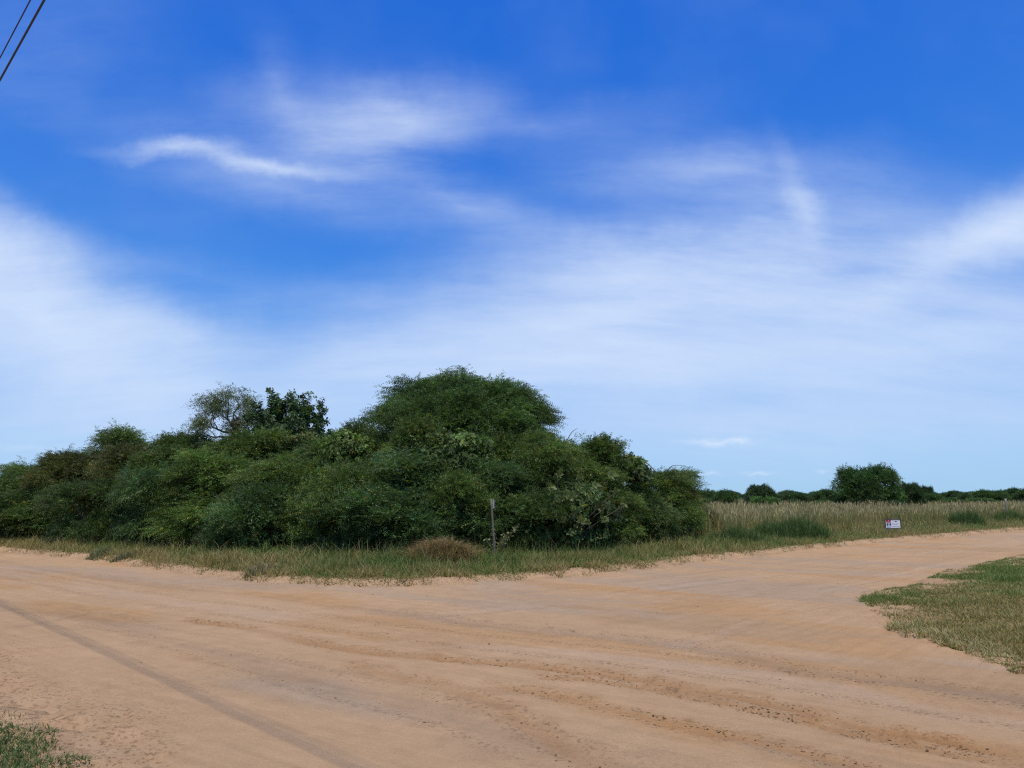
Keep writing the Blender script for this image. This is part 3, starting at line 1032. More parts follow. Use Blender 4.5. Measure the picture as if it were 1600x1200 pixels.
c = link('crown', mesh_np('crown', V, quad_faces(len(V)), M_LEAF, C), t)
c.color = (.058, .105, .036, 1)

# long bare shoots on the right-hand shrub, pale large leaves, weed by the post
def bare_shoots():
    sh = [((1033, 745), (1010, 722, ), (1004, 712)), ((1038, 745), (1050, 728), (1072, 728)), ((1050, 748), (1075, 733), (1082, 730)),
          ((1085, 770), (1098, 757), (1112, 757)), ((885, 690), (893, 676), (902, 669)), ((1060, 790), (1100, 795), (1130, 806)), ((1055, 800), (1095, 812), (1118, 822))]
    return sh


rng = np.random.default_rng(33)
for i, ((x0, y0), (x1, y1), (x2, y2)) in enumerate(bare_shoots()):
    Yd = [24.6, 24.6, 24.7, 26, 21.6, 26, 26][i]
    host = [o for o in bpy.data.objects if o.get('label') == SHRUBS[[22, 22, 22, 24, 20, 24, 24][i]][6]][0]
    inv = np.array(Matrix.Rotation(-host.rotation_euler.z, 3, 'Z'))
    q = [AT(x0, y0, Yd) - np.array(host.location), AT(x1, y1, Yd - .1) - np.array(host.location), AT(x2, y2, Yd - .2) - np.array(host.location)]
    q = catmull([inv @ v_ for v_ in q], 4)
    bb = MB().tube(q, np.linspace(.016, .005, len(q)), 4)
    o = bb.build('shoot', M_BARK, host, True)

t = thing('large_leaf_plant', 'scrambling plant with pale round leaves in front of the right thicket', 'plant', (*AT(885, 800, 18.3)[:2], .1))
base = np.array([*AT(885, 800, 18.3)[:2], .1])
rng = np.random.default_rng(5)
SPOT = [(870, 742), (885, 770), (893, 779), (903, 765), (876, 780), (865, 780), (935, 793), (950, 790), (905, 815), (918, 815), (895, 805), (880, 812), (860, 760), (930, 760), (960, 770), (910, 790), (925, 775), (945, 810), (890, 830), (868, 800), (975, 790), (955, 745), (905, 745)]
b = MB()
protos = []
for k in range(4):
    V, C = broad(rng, np.zeros((3, 3)) + rng.normal(0, .03, (3, 3)), np.tile(np.array([[0, -.85, .3]]), (3, 1)) + rng.normal(0, .2, (3, 3)), 5, .15, .09, .7, np.ones((3, 3)) * rng.uniform(.8, 1.2, (3, 1)))
    protos.append(mesh_np('leaf_cluster', V, quad_faces(len(V)), M_LEAF, C))
for k, (x, y) in enumerate(SPOT):
    q = AT(x, y, 18.0 + rng.uniform(-.1, .3)) - base
    o = link('leaf_cluster', protos[k % 4], t, q)
    o.rotation_euler = (rng.normal(0, .2), rng.uniform(-3, 3), rng.normal(0, .3))
    s = rng.uniform(.7, 1.1); o.scale = (s, s, s)
    o.color = tuple(np.array([.16, .195, .065]) * rng.uniform(.7, 1.25)) + (1,)
    b.tube([(rng.normal(0, .1), .5, 0), (q[0] * .6, .5, q[2] * .7), (q[0], q[1], q[2])], [.012, .009, .005], 4)
b.build('vine_stem', M_BARK, t, True)

# ------------------------------------------------------------------ far trees along the back of the field
def far_proto(seed, nl, low):
    rng = np.random.default_rng(seed)
    lobes = lobes_for(rng, 1.0, 1.0, 1.0, nl, low=low)
    # unit tree: height 1, radius 1 (scaled to about 3-4 m)
    P, Nn, tone = lobe_points(rng, lobes, 5200, .22)
    A = unit(Nn * .6 + unit(P * np.array([1, 1, 0.001])) * .5 + rng.normal(0, .4, P.shape))
    tint = np.ones((len(P), 3)) * tone[:, None] * rng.uniform(.75, 1.25, (len(P), 1))
    V, C = sprays(rng, P, A, .15, 8, .055, .028, .2, .6, tint)
    st = stems(rng, 1.0, 1.0, 1.0, lobes, 5, .03, .25).mesh('trunk', M_BARK, True)
    return mesh_np('crown', V, tri_faces(len(V)), M_LEAF, C), st


PROTO = [far_proto(201, 9, .25), far_proto(202, 8, .18), far_proto(203, 12, .25), far_proto(204, 9, .15)]
FARG = (.040, .082, .026)
FAR_TREES = [
    (1353, 62, 729, 50, 2, (0.070, 0.136, 0.036), 'largest round crowned tree standing alone at the field edge'),
    (1418, 66, 755, 26, 0, (0.060, 0.105, 0.036), 'dark tree touching the right side of the largest round tree'),
    (1318, 64, 764, 18, 1, (0.088, 0.145, 0.042), 'small bushy tree touching the left side of the largest round tree'),
    (1187, 68, 758, 27, 0, (0.063, 0.112, 0.042), 'rounded tree left of the field, right of the thicket end'),
    (1195, 62, 774, 26, 1, (0.096, 0.178, 0.045), 'bright green bush in front of the rounded tree'),
    (1132, 66, 767, 24, 3, (0.074, 0.139, 0.039), 'low tree just beyond the right end of the thicket'),
    (1100, 70, 763, 24, 1, (0.070, 0.122, 0.042), 'low tree half hidden by the right end of the thicket'),
    (1240, 80, 770, 24, 3, (0.063, 0.116, 0.039), 'dark low tree right of the rounded tree'),
    (1264, 84, 772, 22, 0, (0.063, 0.112, 0.039), 'second low tree right of the rounded tree'),
    (1250, 66, 784, 18, 1, (0.088, 0.153, 0.045), 'small green bush below the two low dark trees'),
    (1292, 78, 765, 18, 2, (0.070, 0.126, 0.042), 'dark tree in the gap left of the largest round tree'),
    (1285, 70, 780, 16, 1, (0.105, 0.178, 0.048), 'light green bush left of the largest round tree'),
    (1447, 90, 760, 11, 2, (0.056, 0.102, 0.039), 'small tree with a knob shaped top right of the dark tree'),
    (1452, 80, 772, 22, 3, (0.077, 0.143, 0.042), 'green low tree below the knob topped tree'),
    (1490, 110, 768, 20, 0, (0.063, 0.119, 0.045), 'distant tree right of the knob topped tree'),
    (1520, 105, 768, 24, 1, (0.070, 0.126, 0.045), 'distant tree left of the pale fence post'),
    (1545, 92, 766, 26, 2, (0.074, 0.136, 0.042), 'distant wide tree behind the pale fence post'),
    (1583, 95, 764, 24, 3, (0.063, 0.119, 0.042), 'distant tree right of the pale fence post'),
    (1615, 90, 762, 28, 0, (0.070, 0.126, 0.042), 'distant tree cut by the right picture edge'),
    (1478, 85, 776, 20, 1, (0.074, 0.136, 0.042), 'low bush in the dip of the tree line'),
    (1530, 84, 777, 26, 1, (0.081, 0.146, 0.042), 'low bush in front of the distant trees on the right'),
    (1395, 58, 783, 16, 3, (0.081, 0.136, 0.048), 'small grey green bush under the largest round tree'),
]
for i, (px, Yd, top, hw, k, c, lab) in enumerate(FAR_TREES):
    p = AT(px, top, Yd)
    t = thing('field_tree', lab, 'tree', (p[0], Yd, .12), RNG.uniform(0, 6.28), 'trees at the back of the field')
    cm, sm = PROTO[k]
    r = hw / F * Yd
    for nm, m_ in (('crown', cm), ('trunk', sm)):
        o = link(nm, m_, t)
        o.scale = (r, r, p[2] - .12)
        o.color = (*c, 1)
# farther trees that run on along the horizon
for i in range(34):
    px = 1080 + i * 22 + RNG.uniform(-8, 8)
    if i >= 26:
        px = 1660 + (i - 26) * 45
    Yd = RNG.uniform(130, 190)
    p = AT(px, 768 + RNG.uniform(-2, 5), Yd)
    t = thing('horizon_tree', 'small distant tree in the low dark line along the horizon', 'tree', (p[0], Yd, .1), RNG.uniform(0, 6.28), 'trees along the horizon')
    cm, sm = PROTO[i % 4]
    r = RNG.uniform(2.6, 3.6)
    for nm, m_ in (('crown', cm), ('trunk', sm)):
        o = link(nm, m_, t)
        o.scale = (r, r, p[2] - .1)
        o.color = (.066, .115, .052, 1)

# ------------------------------------------------------------------ grass
def blades(rng, P, height, width, lean, c0, c1, seg=2):
    """P (N,3) roots; arrays or scalars; colours (N,3) at root and tip. seg 1: one triangle, seg 2: three triangles"""
    n = len(P)
    a = rng.uniform(0, 6.283, n)
    D = np.stack([np.cos(a), np.sin(a), np.zeros(n)], 1)
    b_ = a + rng.normal(0, 1.0, n) + 1.57
    S = np.stack([np.cos(b_), np.sin(b_), np.zeros(n)], 1)
    h = np.broadcast_to(height, n)[:, None]; w = np.broadcast_to(width, n)[:, None]; le = np.broadcast_to(lean, n)[:, None]
    tip = P + VERT * h * (1 - .25 * le) + D * h * le
    if seg == 1:
        V = np.stack([P - S * w / 2, P + S * w / 2, tip], 1).reshape(-1, 3)
        C = np.stack([c0, c0, c1], 1).reshape(-1, 3)
        return V, tri_faces(len(V)), C
    mid = P + VERT * h * .58 + D * h * le * .28
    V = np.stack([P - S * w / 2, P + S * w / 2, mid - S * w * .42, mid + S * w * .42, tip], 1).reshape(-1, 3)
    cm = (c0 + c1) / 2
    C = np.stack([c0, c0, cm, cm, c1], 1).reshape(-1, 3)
    q = np.arange(n)[:, None] * 5
    Fc = np.concatenate([q + np.array([[0, 1, 3]]), q + np.array([[0, 3, 2]]), q + np.array([[2, 3, 4]])])
    return V, Fc, C


def join(parts):
    V, Fc, C, off = [], [], [], 0
    for v, f, c in parts:
        V.append(v); Fc.append(f + off); C.append(c); off += len(v)
    return np.concatenate(V), np.concatenate(Fc), np.concatenate(C)


def mixc(a, b_, k):
    return np.array(a)[None] * (1 - k[:, None]) + np.array(b_)[None] * k[:, None]


def jitter(rng, c, s=.2):
    return c * rng.uniform(1 - s, 1 + s, (len(c), 1)) * (1 + rng.normal(0, .05, c.shape))


GRN = (.115, .172, .038); GRN2 = (.09, .15, .036); STRAW = (.38, .29, .125); DRY = (.25, .18, .08); PALEG = (.17, .19, .06)

# verge along the far side of both roads
rng = np.random.default_rng(77)
parts = []


def along_far(rng, n, dmin, dmax, tmin=-24, tmax=40, power=1.0):
    """random spots between dmin and dmax metres in from the road's far edge"""
    L = FAR
    seglen = np.linalg.norm(np.diff(L, axis=0), axis=1)
    mids = (L[:-1] + L[1:]) / 2
    ok = (mids[:, 0] > tmin) & (mids[:, 0] < tmax)
    # nearer stretches get more blades
    wgt = seglen * ok * np.clip(18 / np.hypot(mids[:, 0], mids[:, 1]), .25, 1.3) ** 1.3
    i = rng.choice(len(mids), n, p=wgt / wgt.sum())
    u = rng.random((n, 1))
    p = L[i] * (1 - u) + L[i + 1] * u
    tdir = unit(L[i + 1] - L[i])
    nrm = np.stack([-tdir[:, 1], tdir[:, 0]], 1)
    d = dmin + (dmax - dmin) * rng.random((n, 1)) ** power
    return p + nrm * d


def verge(n, dmin, dmax, hfun, cfun, width, seg, lean, power=1.0, thr=.0, seedn=81):
    q = along_far(rng, n, dmin, dmax, power=power)
    gdv = grass_depth(q[:, 0], q[:, 1])
    dens = fbm(q[:, 0] * 1.6, q[:, 1] * 1.6, seedn, 3)
    ok = (gdv[0] > .02) & (dens > thr - smooth(.0, 1.0, gdv[0]) * .3)
    q, dep = q[ok], gdv[0][ok]
    z = base_z(q[:, 0], q[:, 1]) - .01
    P = np.column_stack([q, z])
    nz = fbm(q[:, 0] * .55, q[:, 1] * .55, 83, 3); nz2 = fbm(q[:, 0] * 2.3, q[:, 1] * 2.3, 85, 3)
    h = hfun(q, dep, nz, nz2) * rng.uniform(.55, 1.25, len(q))
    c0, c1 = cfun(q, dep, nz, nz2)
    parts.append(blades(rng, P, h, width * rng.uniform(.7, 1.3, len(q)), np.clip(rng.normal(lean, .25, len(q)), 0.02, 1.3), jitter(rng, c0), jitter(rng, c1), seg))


def h_low(q, dep, nz, nz2):
    return .07 + .11 * smooth(.0, 1.2, dep) + .12 * smooth(.45, .65, nz2)


def c_low(q, dep, nz, nz2):
    dry = np.clip(.88 - .35 * smooth(.3, 1.8, dep) + (nz2 - .5) * 1.6 + (nz - .5) * 1.0 - .30 * smooth(1, 6, q[:, 0]), 0, 1) ** 1.2
    pick = (rng.random(len(q)) < dry).astype(float) * rng.uniform(.55, 1, len(q))
    return mixc(GRN, DRY, pick), mixc(PALEG, STRAW, pick)


def h_tall(q, dep, nz, nz2):
    return .13 + .15 * smooth(.6, 2.2, dep) + .20 * smooth(.45, .7, nz) * smooth(.3, .7, nz2)


def c_tall(q, dep, nz, nz2):
    dry = np.clip(.46 + (nz - .5) * 2.0 + (nz2 - .5) * 1.2, 0, 1)
    pick = (rng.random(len(q)) < dry).astype(float) * rng.uniform(.4, 1, len(q))
    return mixc(GRN2, DRY, pick), mixc(GRN, STRAW, pick)


verge(75000, -.1, 2.0, h_low, c_low, .014, 1, .85, .8, .42)
verge(42000, .4, 5.2, h_tall, c_tall, .014, 2, .75, 1.0, .36)
verge(6000, .8, 5.0, lambda q, d, a, b_: .32 + .30 * b_, c_tall, .009, 2, .3)
V, Fc, C = join(parts)
tag(link('verge_grass', mesh_np('verge_grass', V, Fc, M_GRASS, C)), 'mixed green and straw verge grass along the far road edge', 'grass', kind='stuff')

# tall dry grass of the field
parts = []
rng = np.random.default_rng(91)


def field_pts(n, ymin, ymax):
    # even on the ground per distance band, limited to what lies right of the thicket
    y = ymin * (ymax / ymin) ** rng.random(n)
    x = y * rng.uniform(.12, .95, n)
    d = grass_depth(x, y, False)[0]
    ok = d > 3.2 + .8 * rng.random(n) - smooth(35, 60, y) * 1.0
    return np.column_stack([x, y])[ok]


q = field_pts(60000, 24, 125)
z = np.full(len(q), .15)
nz = fbm(q[:, 0] * .25, q[:, 1] * .25, 93, 3); nz2 = fbm(q[:, 0] * .9, q[:, 1] * .9, 95, 3)
h = (.45 + .50 * nz + .45 * nz2) * rng.uniform(.6, 1.15, len(q))
wd = .012 * np.clip(q[:, 1] / 25, 1, 3.0)
dry = np.clip(.60 + (nz - .5) * 2.6 + (nz2 - .5) * 1.6, 0, 1)
pick = (rng.random(len(q)) < dry).astype(float) * rng.uniform(.5, 1, len(q))
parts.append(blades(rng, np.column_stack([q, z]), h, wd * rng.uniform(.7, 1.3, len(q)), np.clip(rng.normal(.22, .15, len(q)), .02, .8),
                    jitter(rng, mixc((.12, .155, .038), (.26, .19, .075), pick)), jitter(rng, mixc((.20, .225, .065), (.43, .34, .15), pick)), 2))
# seed heads: short pale blades at the tops
sel = rng.random(len(q)) < .45
qs, hs = q[sel], h[sel]
parts.append(blades(rng, np.column_stack([qs + rng.normal(0, .06, qs.shape), .15 + hs * .80]), .20 * rng.uniform(.7, 1.4, len(qs)), wd[sel] * 2.0, .35,
                    jitter(rng, np.tile([[.40, .32, .16]], (len(qs), 1))), jitter(rng, np.tile([[.46, .37, .20]], (len(qs), 1))), 1))
V, Fc, C = join(parts)
tag(link('dry_field_grass', mesh_np('dry_field_grass', V, Fc, M_GRASS, C)), 'tall straw coloured grass filling the open field on the right', 'grass', kind='stuff')


def clump(name, label, px, py, halfw, depthm, hgt, c0, c1, n, seed, lean=.35, cat='grass clump', width=.012):
    rng = np.random.default_rng(seed)
    g = G(px, py)
    rx = halfw / F * g[1]
    a = rng.uniform(0, 6.283, n); r = np.sqrt(rng.random(n))
    x = np.cos(a) * r * rx; y = np.sin(a) * r * depthm
    z = base_z(g[0] + x, g[1] + y) - .02
    hh = hgt * (1 - .55 * r ** 2) * rng.uniform(.35, 1.2, n) * (.4 + 1.1 * fbm(x * 1.8 + seed, y * 1.8, 7))
    k = rng.random(n)
    v = blades(rng, np.column_stack([x, y, z]), hh, width * rng.uniform(.7, 1.3, n), np.clip(rng.normal(lean, .2, n), .05, 1), jitter(rng, mixc(c0, c1, k * .3)), jitter(rng, mixc(c0, c1, .4 + k * .6)), 2)
    return tag(link(name, mesh_np(name, v[0], v[1], M_GRASS, v[2]), loc=(g[0], g[1], 0)), label, cat, 'grass clumps on the verge')


clump('grass_clump', 'large dark green grass clump between thicket end and sign', 1232, 850, 62, 1.0, .85, (.065, .115, .032), (.10, .155, .045), 5200, 1)
clump('grass_clump', 'low dark green clump left of the large green clump', 1150, 856, 45, .7, .55, (.07, .12, .035), (.12, .16, .05), 2600, 2)
clump('grass_clump', 'dark green grass clump right of the small white sign', 1512, 826, 24, .9, .85, (.065, .115, .032), (.10, .155, .045), 2600, 3)
clump('grass_clump', 'green grass clump near the right picture edge', 1580, 820, 26, .9, .80, (.07, .125, .035), (.11, .165, .045), 2400, 4)
clump('grass_clump', 'small dark tuft at the left road edge', 158, 875, 20, .5, .30, (.10, .125, .05), (.20, .19, .09), 700, 5, .6)
clump('grass_clump', 'second small dark tuft at the left road edge', 196, 879, 18, .5, .28, (.11, .12, .05), (.22, .19, .10), 600, 6, .6)
clump('grass_clump', 'drooping dry tuft at the road edge left of the heap', 410, 905, 26, .5, .30, (.14, .13, .06), (.30, .24, .13), 800, 7, .8)
clump('grass_clump', 'long green grass tuft in front of the right thicket', 920, 868, 60, .6, .62, (.07, .13, .045), (.12, .17, .07), 2400, 8)
clump('grass_clump', 'long green grass tuft right of the fence post foot', 840, 874, 50, .5, .60, (.075, .13, .045), (.14, .17, .07), 2000, 9)
clump('grass_clump', 'green weedy grass left of the dry heap', 520, 880, 60, .6, .55, (.07, .11, .045), (.15, .15, .07), 2200, 10)

# heap of cut dry grass
rng = np.random.default_rng(17)
g = G(690, 893)
t = thing('dry_grass_heap', 'rounded heap of cut brown and straw grass on the verge corner', 'grass heap', (g[0], g[1], .1))
n = 5200
a = rng.uniform(0, 6.283, n); r = np.sqrt(rng.random(n))
x, y = np.cos(a) * r * .74, np.sin(a) * r * .6
zt = .30 * np.clip(1 - r ** 2, 0, 1) * (.5 + 1.0 * fbm(x * 1.6 + 9, y * 1.6, 5))
k = np.clip(fbm(x * 2.2, y * 2.2 + 3, 7) * 1.6 - .4 + (x > -.1) * .25, 0, 1)
c0 = mixc((.15, .14, .055), (.23, .125, .058), k); c1 = mixc((.27, .23, .10), (.40, .25, .125), k)
v = blades(rng, np.column_stack([x, y, zt * rng.uniform(.75, 1.0, n)]), .30 * rng.uniform(.4, 1.5, n), .013, np.clip(rng.normal(.95, .4, n), .2, 1.8), jitter(rng, c0, .3), jitter(rng, c1, .3), 2)
link('loose_grass', mesh_np('loose_grass', v[0], v[1], M_GRASS, v[2]), t)['kind'] = 'stuff'
gx, gy = np.meshgrid(np.linspace(-1, 1, 24), np.linspace(-1, 1, 24), indexing='ij')
rr = np.hypot(gx, gy)
gz = .25 * np.clip(1 - rr ** 2, 0, 1) * (.5 + 1.0 * fbm(gx * .74 * 1.6 + 9, gy * .6 * 1.6, 5)) - .06
me = mesh_np('mound', np.stack([gx * .74, gy * .6, gz], -1).reshape(-1, 3), grid_faces(24, 24), M_SOIL, np.tile([[.17, .115, .065]], (576, 1)), True)
link('mound', me, t)


# short turf on the near corners
def turf(name, label, which, xr, yr, n, hgt, seed, bare):
    rng = np.random.default_rng(seed)
    # more blades where the turf is near
    u = rng.random(n)
    y = yr[0] * (yr[1] / yr[0]) ** u
    x = y * rng.uniform(xr[0], xr[1], n)
    d = grass_depth(x, y)[which]
    dens = fbm(x * 1.3, y * 1.3, seed + 5, 4)
    ok = (d > np.where(rng.random(len(x)) < .06, -.35, .0)) & (dens + .22 * smooth(.2, 1.8, d) * (which == 1) > bare + .30 * (rng.random(len(x)) - .5) + .16 * smooth(.6, .0, d))
    x, y, d, dens = x[ok], y[ok], d[ok], dens[ok]
    z = base_z(x, y) - .006
    nz = fbm(x * .7, y * .7, seed + 9, 3)
    return rng, np.column_stack([x, y, z]), d, nz


rng, P, d, nz = turf('t', '', 1, (.42, .80), (6.2, 25), 230000, .06, 121, .36)
# straw along the lower and tip side, green farther in
green = np.clip(.14 + .80 * smooth(10.2, 14.0, P[:, 1] + (nz - .5) * 7) + .45 * smooth(2.5, 4.5, d + (nz - .5) * 4) * smooth(10, 8, P[:, 1]), 0, 1)
pick = (rng.random(len(P)) > green).astype(float) * rng.uniform(.5, 1, len(P))
pale = ((d < .35) & (P[:, 1] < 9.6) & (P[:, 1] > 7.2)).astype(float) * (rng.random(len(P)) < .7)
c0 = mixc((.095, .145, .035), (.29, .195, .08), pick); c1 = mixc((.15, .205, .05), (.45, .32, .135), pick)
c1 = c1 * (1 - pale[:, None]) + np.array([.55, .47, .25]) * pale[:, None]
h = (.030 + .045 * smooth(.1, 2.0, d) + .04 * smooth(.5, .65, nz)) * rng.uniform(.5, 1.5, len(P))
V, Fc, C = blades(rng, P, h, .013, np.clip(rng.normal(.8, .35, len(P)), .1, 1.8), jitter(rng, c0, .3), jitter(rng, c1, .3), 1)
print('turf right', len(P))
tag(link('short_grass', mesh_np('short_grass', V, Fc, M_GRASS, C)), 'short patchy green and straw turf on the right road corner', 'grass', kind='stuff')

rng, P, d, nz = turf('t', '', 2, (-.95, -.45), (3.6, 8), 60000, .05, 141, .485)
pick = (rng.random(len(P)) > .70).astype(float) * rng.uniform(.4, 1, len(P))
c0 = mixc((.06, .11, .03), (.22, .16, .07), pick); c1 = mixc((.09, .155, .045), (.33, .25, .11), pick)
h = (.022 + .03 * smooth(.0, .5, d)) * rng.uniform(.5, 1.5, len(P))
V, Fc, C = blades(rng, P, h, .009, np.clip(rng.normal(.8, .35, len(P)), .1, 1.8), jitter(rng, c0, .3), jitter(rng, c1, .3), 1)
print('turf left', len(P))
tag(link('short_grass', mesh_np('short_grass', V, Fc, M_GRASS, C)), 'ragged green turf in the near left corner beside the sand', 'grass', kind='stuff')

# grit and crumbs of earth on the road
rng = np.random.default_rng(61)
n = 2600
x = rng.uniform(-12, 14, n); y = 3.5 * (24 / 3.5) ** rng.random(n)
gdp = grass_depth(x, y); ins = np.maximum(np.maximum(gdp[0], gdp[1]), gdp[2])
ok = (ins < 0) & ((fbm(x * .9, y * .9, 63) > .52) | (ins > -.35))
x, y = x[ok], y[ok]; n = len(x)
s = .004 + .010 * rng.random(n) ** 3
for tk, cnt, big in ((1, 1500, .021), (2, 900, .017), (3, 500, .016), (5, 700, .018), (6, 350, .016), (0, 300, .014)):
    T = road_line(TRACKS_AND_SHADOW[tk][0])
    hw_ = TRACKS_AND_SHADOW[tk][1]
    i = rng.integers(0, len(T) - 1, cnt); u_ = rng.random((cnt, 1))
    q = T[i] * (1 - u_) + T[i + 1] * u_
    td = unit(T[i + 1] - T[i])
    off_ = rng.choice([-1, 1], cnt) * hw_ * 1.15 + rng.normal(0, hw_ * .3 + .012, cnt)
    q = q + np.stack([-td[:, 1], td[:, 0]], 1) * off_[:, None]
    okc = fbm(q[:, 0] * 1.1 + 7, q[:, 1] * 1.1, 91 + tk, 3) > .44
    q = q[okc]
    x = np.concatenate([x, q[:, 0]]); y = np.concatenate([y, q[:, 1]])
    s = np.concatenate([s, .0025 + big * .42 * rng.random(len(q)) ** 3])
n = len(x)
oct_v = np.array([[1, 0, 0], [-1, 0, 0], [0, 1, 0], [0, -1, 0], [0, 0, .8], [0, 0, -.6]])
oct_f = np.array([[0, 2, 4], [2, 1, 4], [1, 3, 4], [3, 0, 4], [2, 0, 5], [1, 2, 5], [3, 1, 5], [0, 3, 5]])
zr = (fbm(x * .35, y * .35, 41) - .5) * 0.05
V = (oct_v[None] * np.array([1.3, 1.0, .75]) * rng.uniform(.6, 1.4, (n, 6, 1)) * s[:, None, None] + np.stack([x, y, zr - .004 + s * .25], 1)[:, None]).reshape(-1, 3)
Fc = (oct_f[None] + (np.arange(n) * 6)[:, None, None]).reshape(-1, 3)
C = np.repeat(SAND[None] * np.array([1.0, .92, .80]) * rng.uniform(.62, 1.0, (n, 1)), 6, 0)
tag(link('road_grit', mesh_np('road_grit', V, Fc, M_SOIL, C)), 'small earth crumbs scattered on the sandy road', 'grit', kind='stuff')

# ------------------------------------------------------------------ fence posts, sign, cables
def post(label, top_px, top_py, Yd, hgt, r, lean, mat, name='fence_post', plate=False):
    p = AT(top_px, top_py, Yd)
    t = thing(name, label, 'post', (p[0] - lean, Yd, p[2] - hgt))
    n = 8
    zz = np.linspace(-.1, hgt, n)
    rg = np.random.default_rng(int(top_px))
    pts = [(lean * (z / hgt) + rg.normal(0, r * .06), rg.normal(0, r * .06), z) for z in zz]
    MB().tube(pts, [r * k for k in np.linspace(1.08, .92, n)], 9).build('timber', mat, t, True)
    if plate:
        MB().box(lean + r + .030, -.02, hgt - .12, .030, .004, .20).build('metal_strip', M_GALV, t)
        MB().box(lean + r + .010, -.012, hgt - .10, .05, .012, .02).build('bracket', M_GALV, t)
    return t


post('tall weathered wooden fence post with a pale metal strip before the thicket', 767.5, 779, 16.9, 1.50, .025, -.10, M_WOOD, plate=True)
post('short grey fence post in the shade behind the dry heap', 659, 836, 17.2, .75, .045, .02, M_WOOD)
post('pale fence post standing in the field on the far right', 1571, 779, 42.6, 1.5, .055, .02, M_PALEWOOD)
post('thin distant post left of the largest round tree', 1303, 786, 58, 1.10, .03, .0, M_GALV)

# weed by the post
rng = np.random.default_rng(3)
g = G(775, 885)
t = thing('roadside_weed', 'slender pale leaved weed growing at the tall fence post', 'weed', (g[0], g[1] - .2, .1))
b = MB(); LP, LD = [], []
for k in range(7):
    ex, ey, ez = rng.normal(.05, .22), rng.normal(0, .12), rng.uniform(.45, .95)
    pts = catmull([(0, 0, 0), (ex * .4, ey * .4, ez * .55), (ex, ey, ez)], 4)
    b.tube(pts, np.linspace(.008, .003, len(pts)), 4)
    for q in pts[3:]:
        for j in range(4):
            LP.append(q + rng.normal(0, .02, 3)); LD.append(unit(rng.normal(0, 1, 3) + VERT * .4))
b.build('stem', M_BARK, t, True)
V, C = broad(rng, np.array(LP), np.array(LD), 2, .075, .034, .4, np.ones((len(LP), 3)) * rng.uniform(.7, 1.3, (len(LP), 1)))
o = link('leaves', mesh_np('leaves', V, quad_faces(len(V)), M_LEAF, C), t); o.color = (.19, .20, .085, 1)

# small white sign in the verge
Ys = 29.0
a = AT(1382.5, 812, Ys); bb = AT(1407.5, 825, Ys)
cw, ch = bb[0] - a[0], a[2] - bb[2]
t = thing('roadside_sign', 'small white roadside sign board with red and dark print in the verge', 'sign', ((a[0] + bb[0]) / 2, Ys, .12), math.radians(6))
zc = (a[2] + bb[2]) / 2 - .12
BD = MB().box(0, 0, zc, cw, .02, ch).build('board', M_WHITE, t)
for nm, bx_ in (('frame_rail', (0, -.004, zc + ch / 2 + .011, cw + .044, .032, .022)), ('frame_rail', (0, -.004, zc - ch / 2 - .011, cw + .044, .032, .022)),
                ('frame_rail', (-cw / 2 - .011, -.004, zc, .022, .031, ch)), ('frame_rail', (cw / 2 + .011, -.004, zc, .022, .031, ch))):
    MB().box(*bx_).build(nm, M_FRAME, t)


def pr(nm, u0, u1, v0, v1, mat, off=.0125):
    MB().box(cw * ((u0 + u1) / 2 - .5), -off, zc + ch * (.5 - (v0 + v1) / 2), cw * (u1 - u0), .003, ch * (v1 - v0)).build(nm, mat, BD)


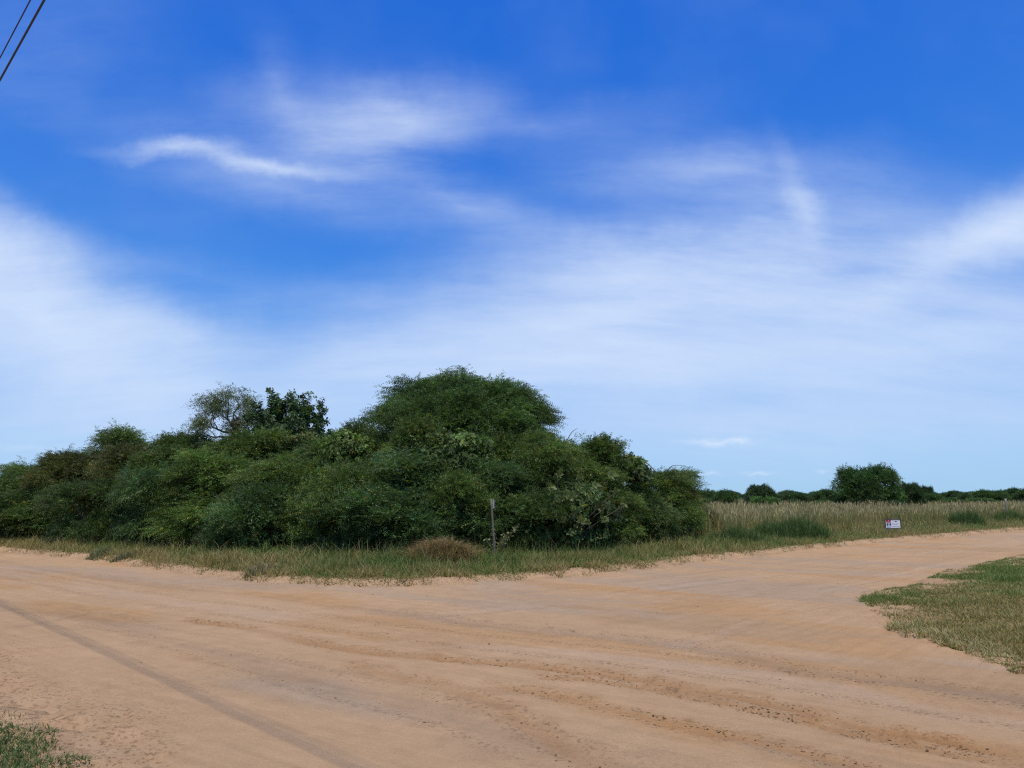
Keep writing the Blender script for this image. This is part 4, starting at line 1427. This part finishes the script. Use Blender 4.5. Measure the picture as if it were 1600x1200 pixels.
pr('red_panel', .03, .36, .02, .26, M_RED); pr('pale_red_panel', .05, .36, .262, .42, M_PINK)
pr('pale_mark', .17, .24, .08, .24, M_PINK, .0155)
pr('dark_block', .06, .14, .45, .70, M_NAVY); pr('dark_block', .29, .37, .45, .70, M_NAVY); pr('grey_block', .142, .288, .47, .66, M_GREYINK)
pr('pale_block', .06, .36, .72, .92, M_PALEINK)
pr('emblem', .66, .76, .18, .27, M_NAVY); pr('emblem_wing', .55, .655, .20, .24, M_GREYINK); pr('emblem_wing', .765, .82, .20, .24, M_GREYINK)
rgs = np.random.default_rng(8)
u = .46
while u < .86:                 # the line of lettering is too small to read: short grey strokes
    w_ = rgs.uniform(.012, .022)
    vv = .40 + .10 * math.sin((u - .46) / .4 * math.pi)
    pr('letter_stroke', u, u + w_, vv, vv + .10, M_GREYINK); u += w_ + .010
pr('rule_line', .42, .95, .76, .79, M_GREYINK)
for sx in (-.4, .4):
    MB().tube([(sx * cw, .018, -.2), (sx * cw, .018, zc + ch / 2)], .011, 6).build('leg', M_GALV, t)

# overhead cables over the near road edge
def cable(name, label, px, py, hgt, r, sag):
    d = ray(px, py); tt = (hgt - CAM_H) / d[2]
    p0 = np.array([d[0] * tt, d[1] * tt])
    dv = np.array([-.705, .709])
    pts = []
    for s_ in np.linspace(-38, 45, 42):
        k_ = (s_ + 38) / 83.0
        pts.append((p0[0] + dv[0] * s_, p0[1] + dv[1] * s_, hgt + sag * ((2 * k_ - 1) ** 2) - sag * ((2 * 38 / 83. - 1) ** 2)))
    o = MB().tube(pts, r, 8).build(name, M_CABLE, None, True)
    return tag(o, label, 'cable', 'overhead cables'), p0, dv


_, p0, dv = cable('overhead_cable', 'thicker black overhead cable crossing the top left corner of the sky', 34, 63.5, 6.5, .0110, .5)
cable('overhead_cable', 'thinner black overhead cable left of the thicker one', 22, 48.5, 6.9, .0070, .5)
for s_, lab in ((-38, 'wooden utility pole behind the viewer carrying the cables'), (45, 'wooden utility pole beyond the left picture edge')):
    q = p0 + dv * s_
    t = thing('utility_pole', lab, 'pole', (q[0], q[1], 0), 0, 'utility poles')
    MB().tube([(0.13, 0, -.3), (.13, 0, 4), (.13, 0, 7.9)], [.13, .115, .095], 10).build('shaft', M_POLE, t, True)
    for zz in (7.0, 7.4):
        MB().tube([(-.03, 0, zz), (.14, 0, zz)], .03, 8).build('insulator', M_GALV, t, True)

tot = sum(len(o.data.loops) - 2 * len(o.data.polygons) for o in bpy.data.objects if o.type == 'MESH')
um = sum(len(m.loops) - 2 * len(m.polygons) for m in bpy.data.meshes)
print('triangles placed', tot, 'unique', um)
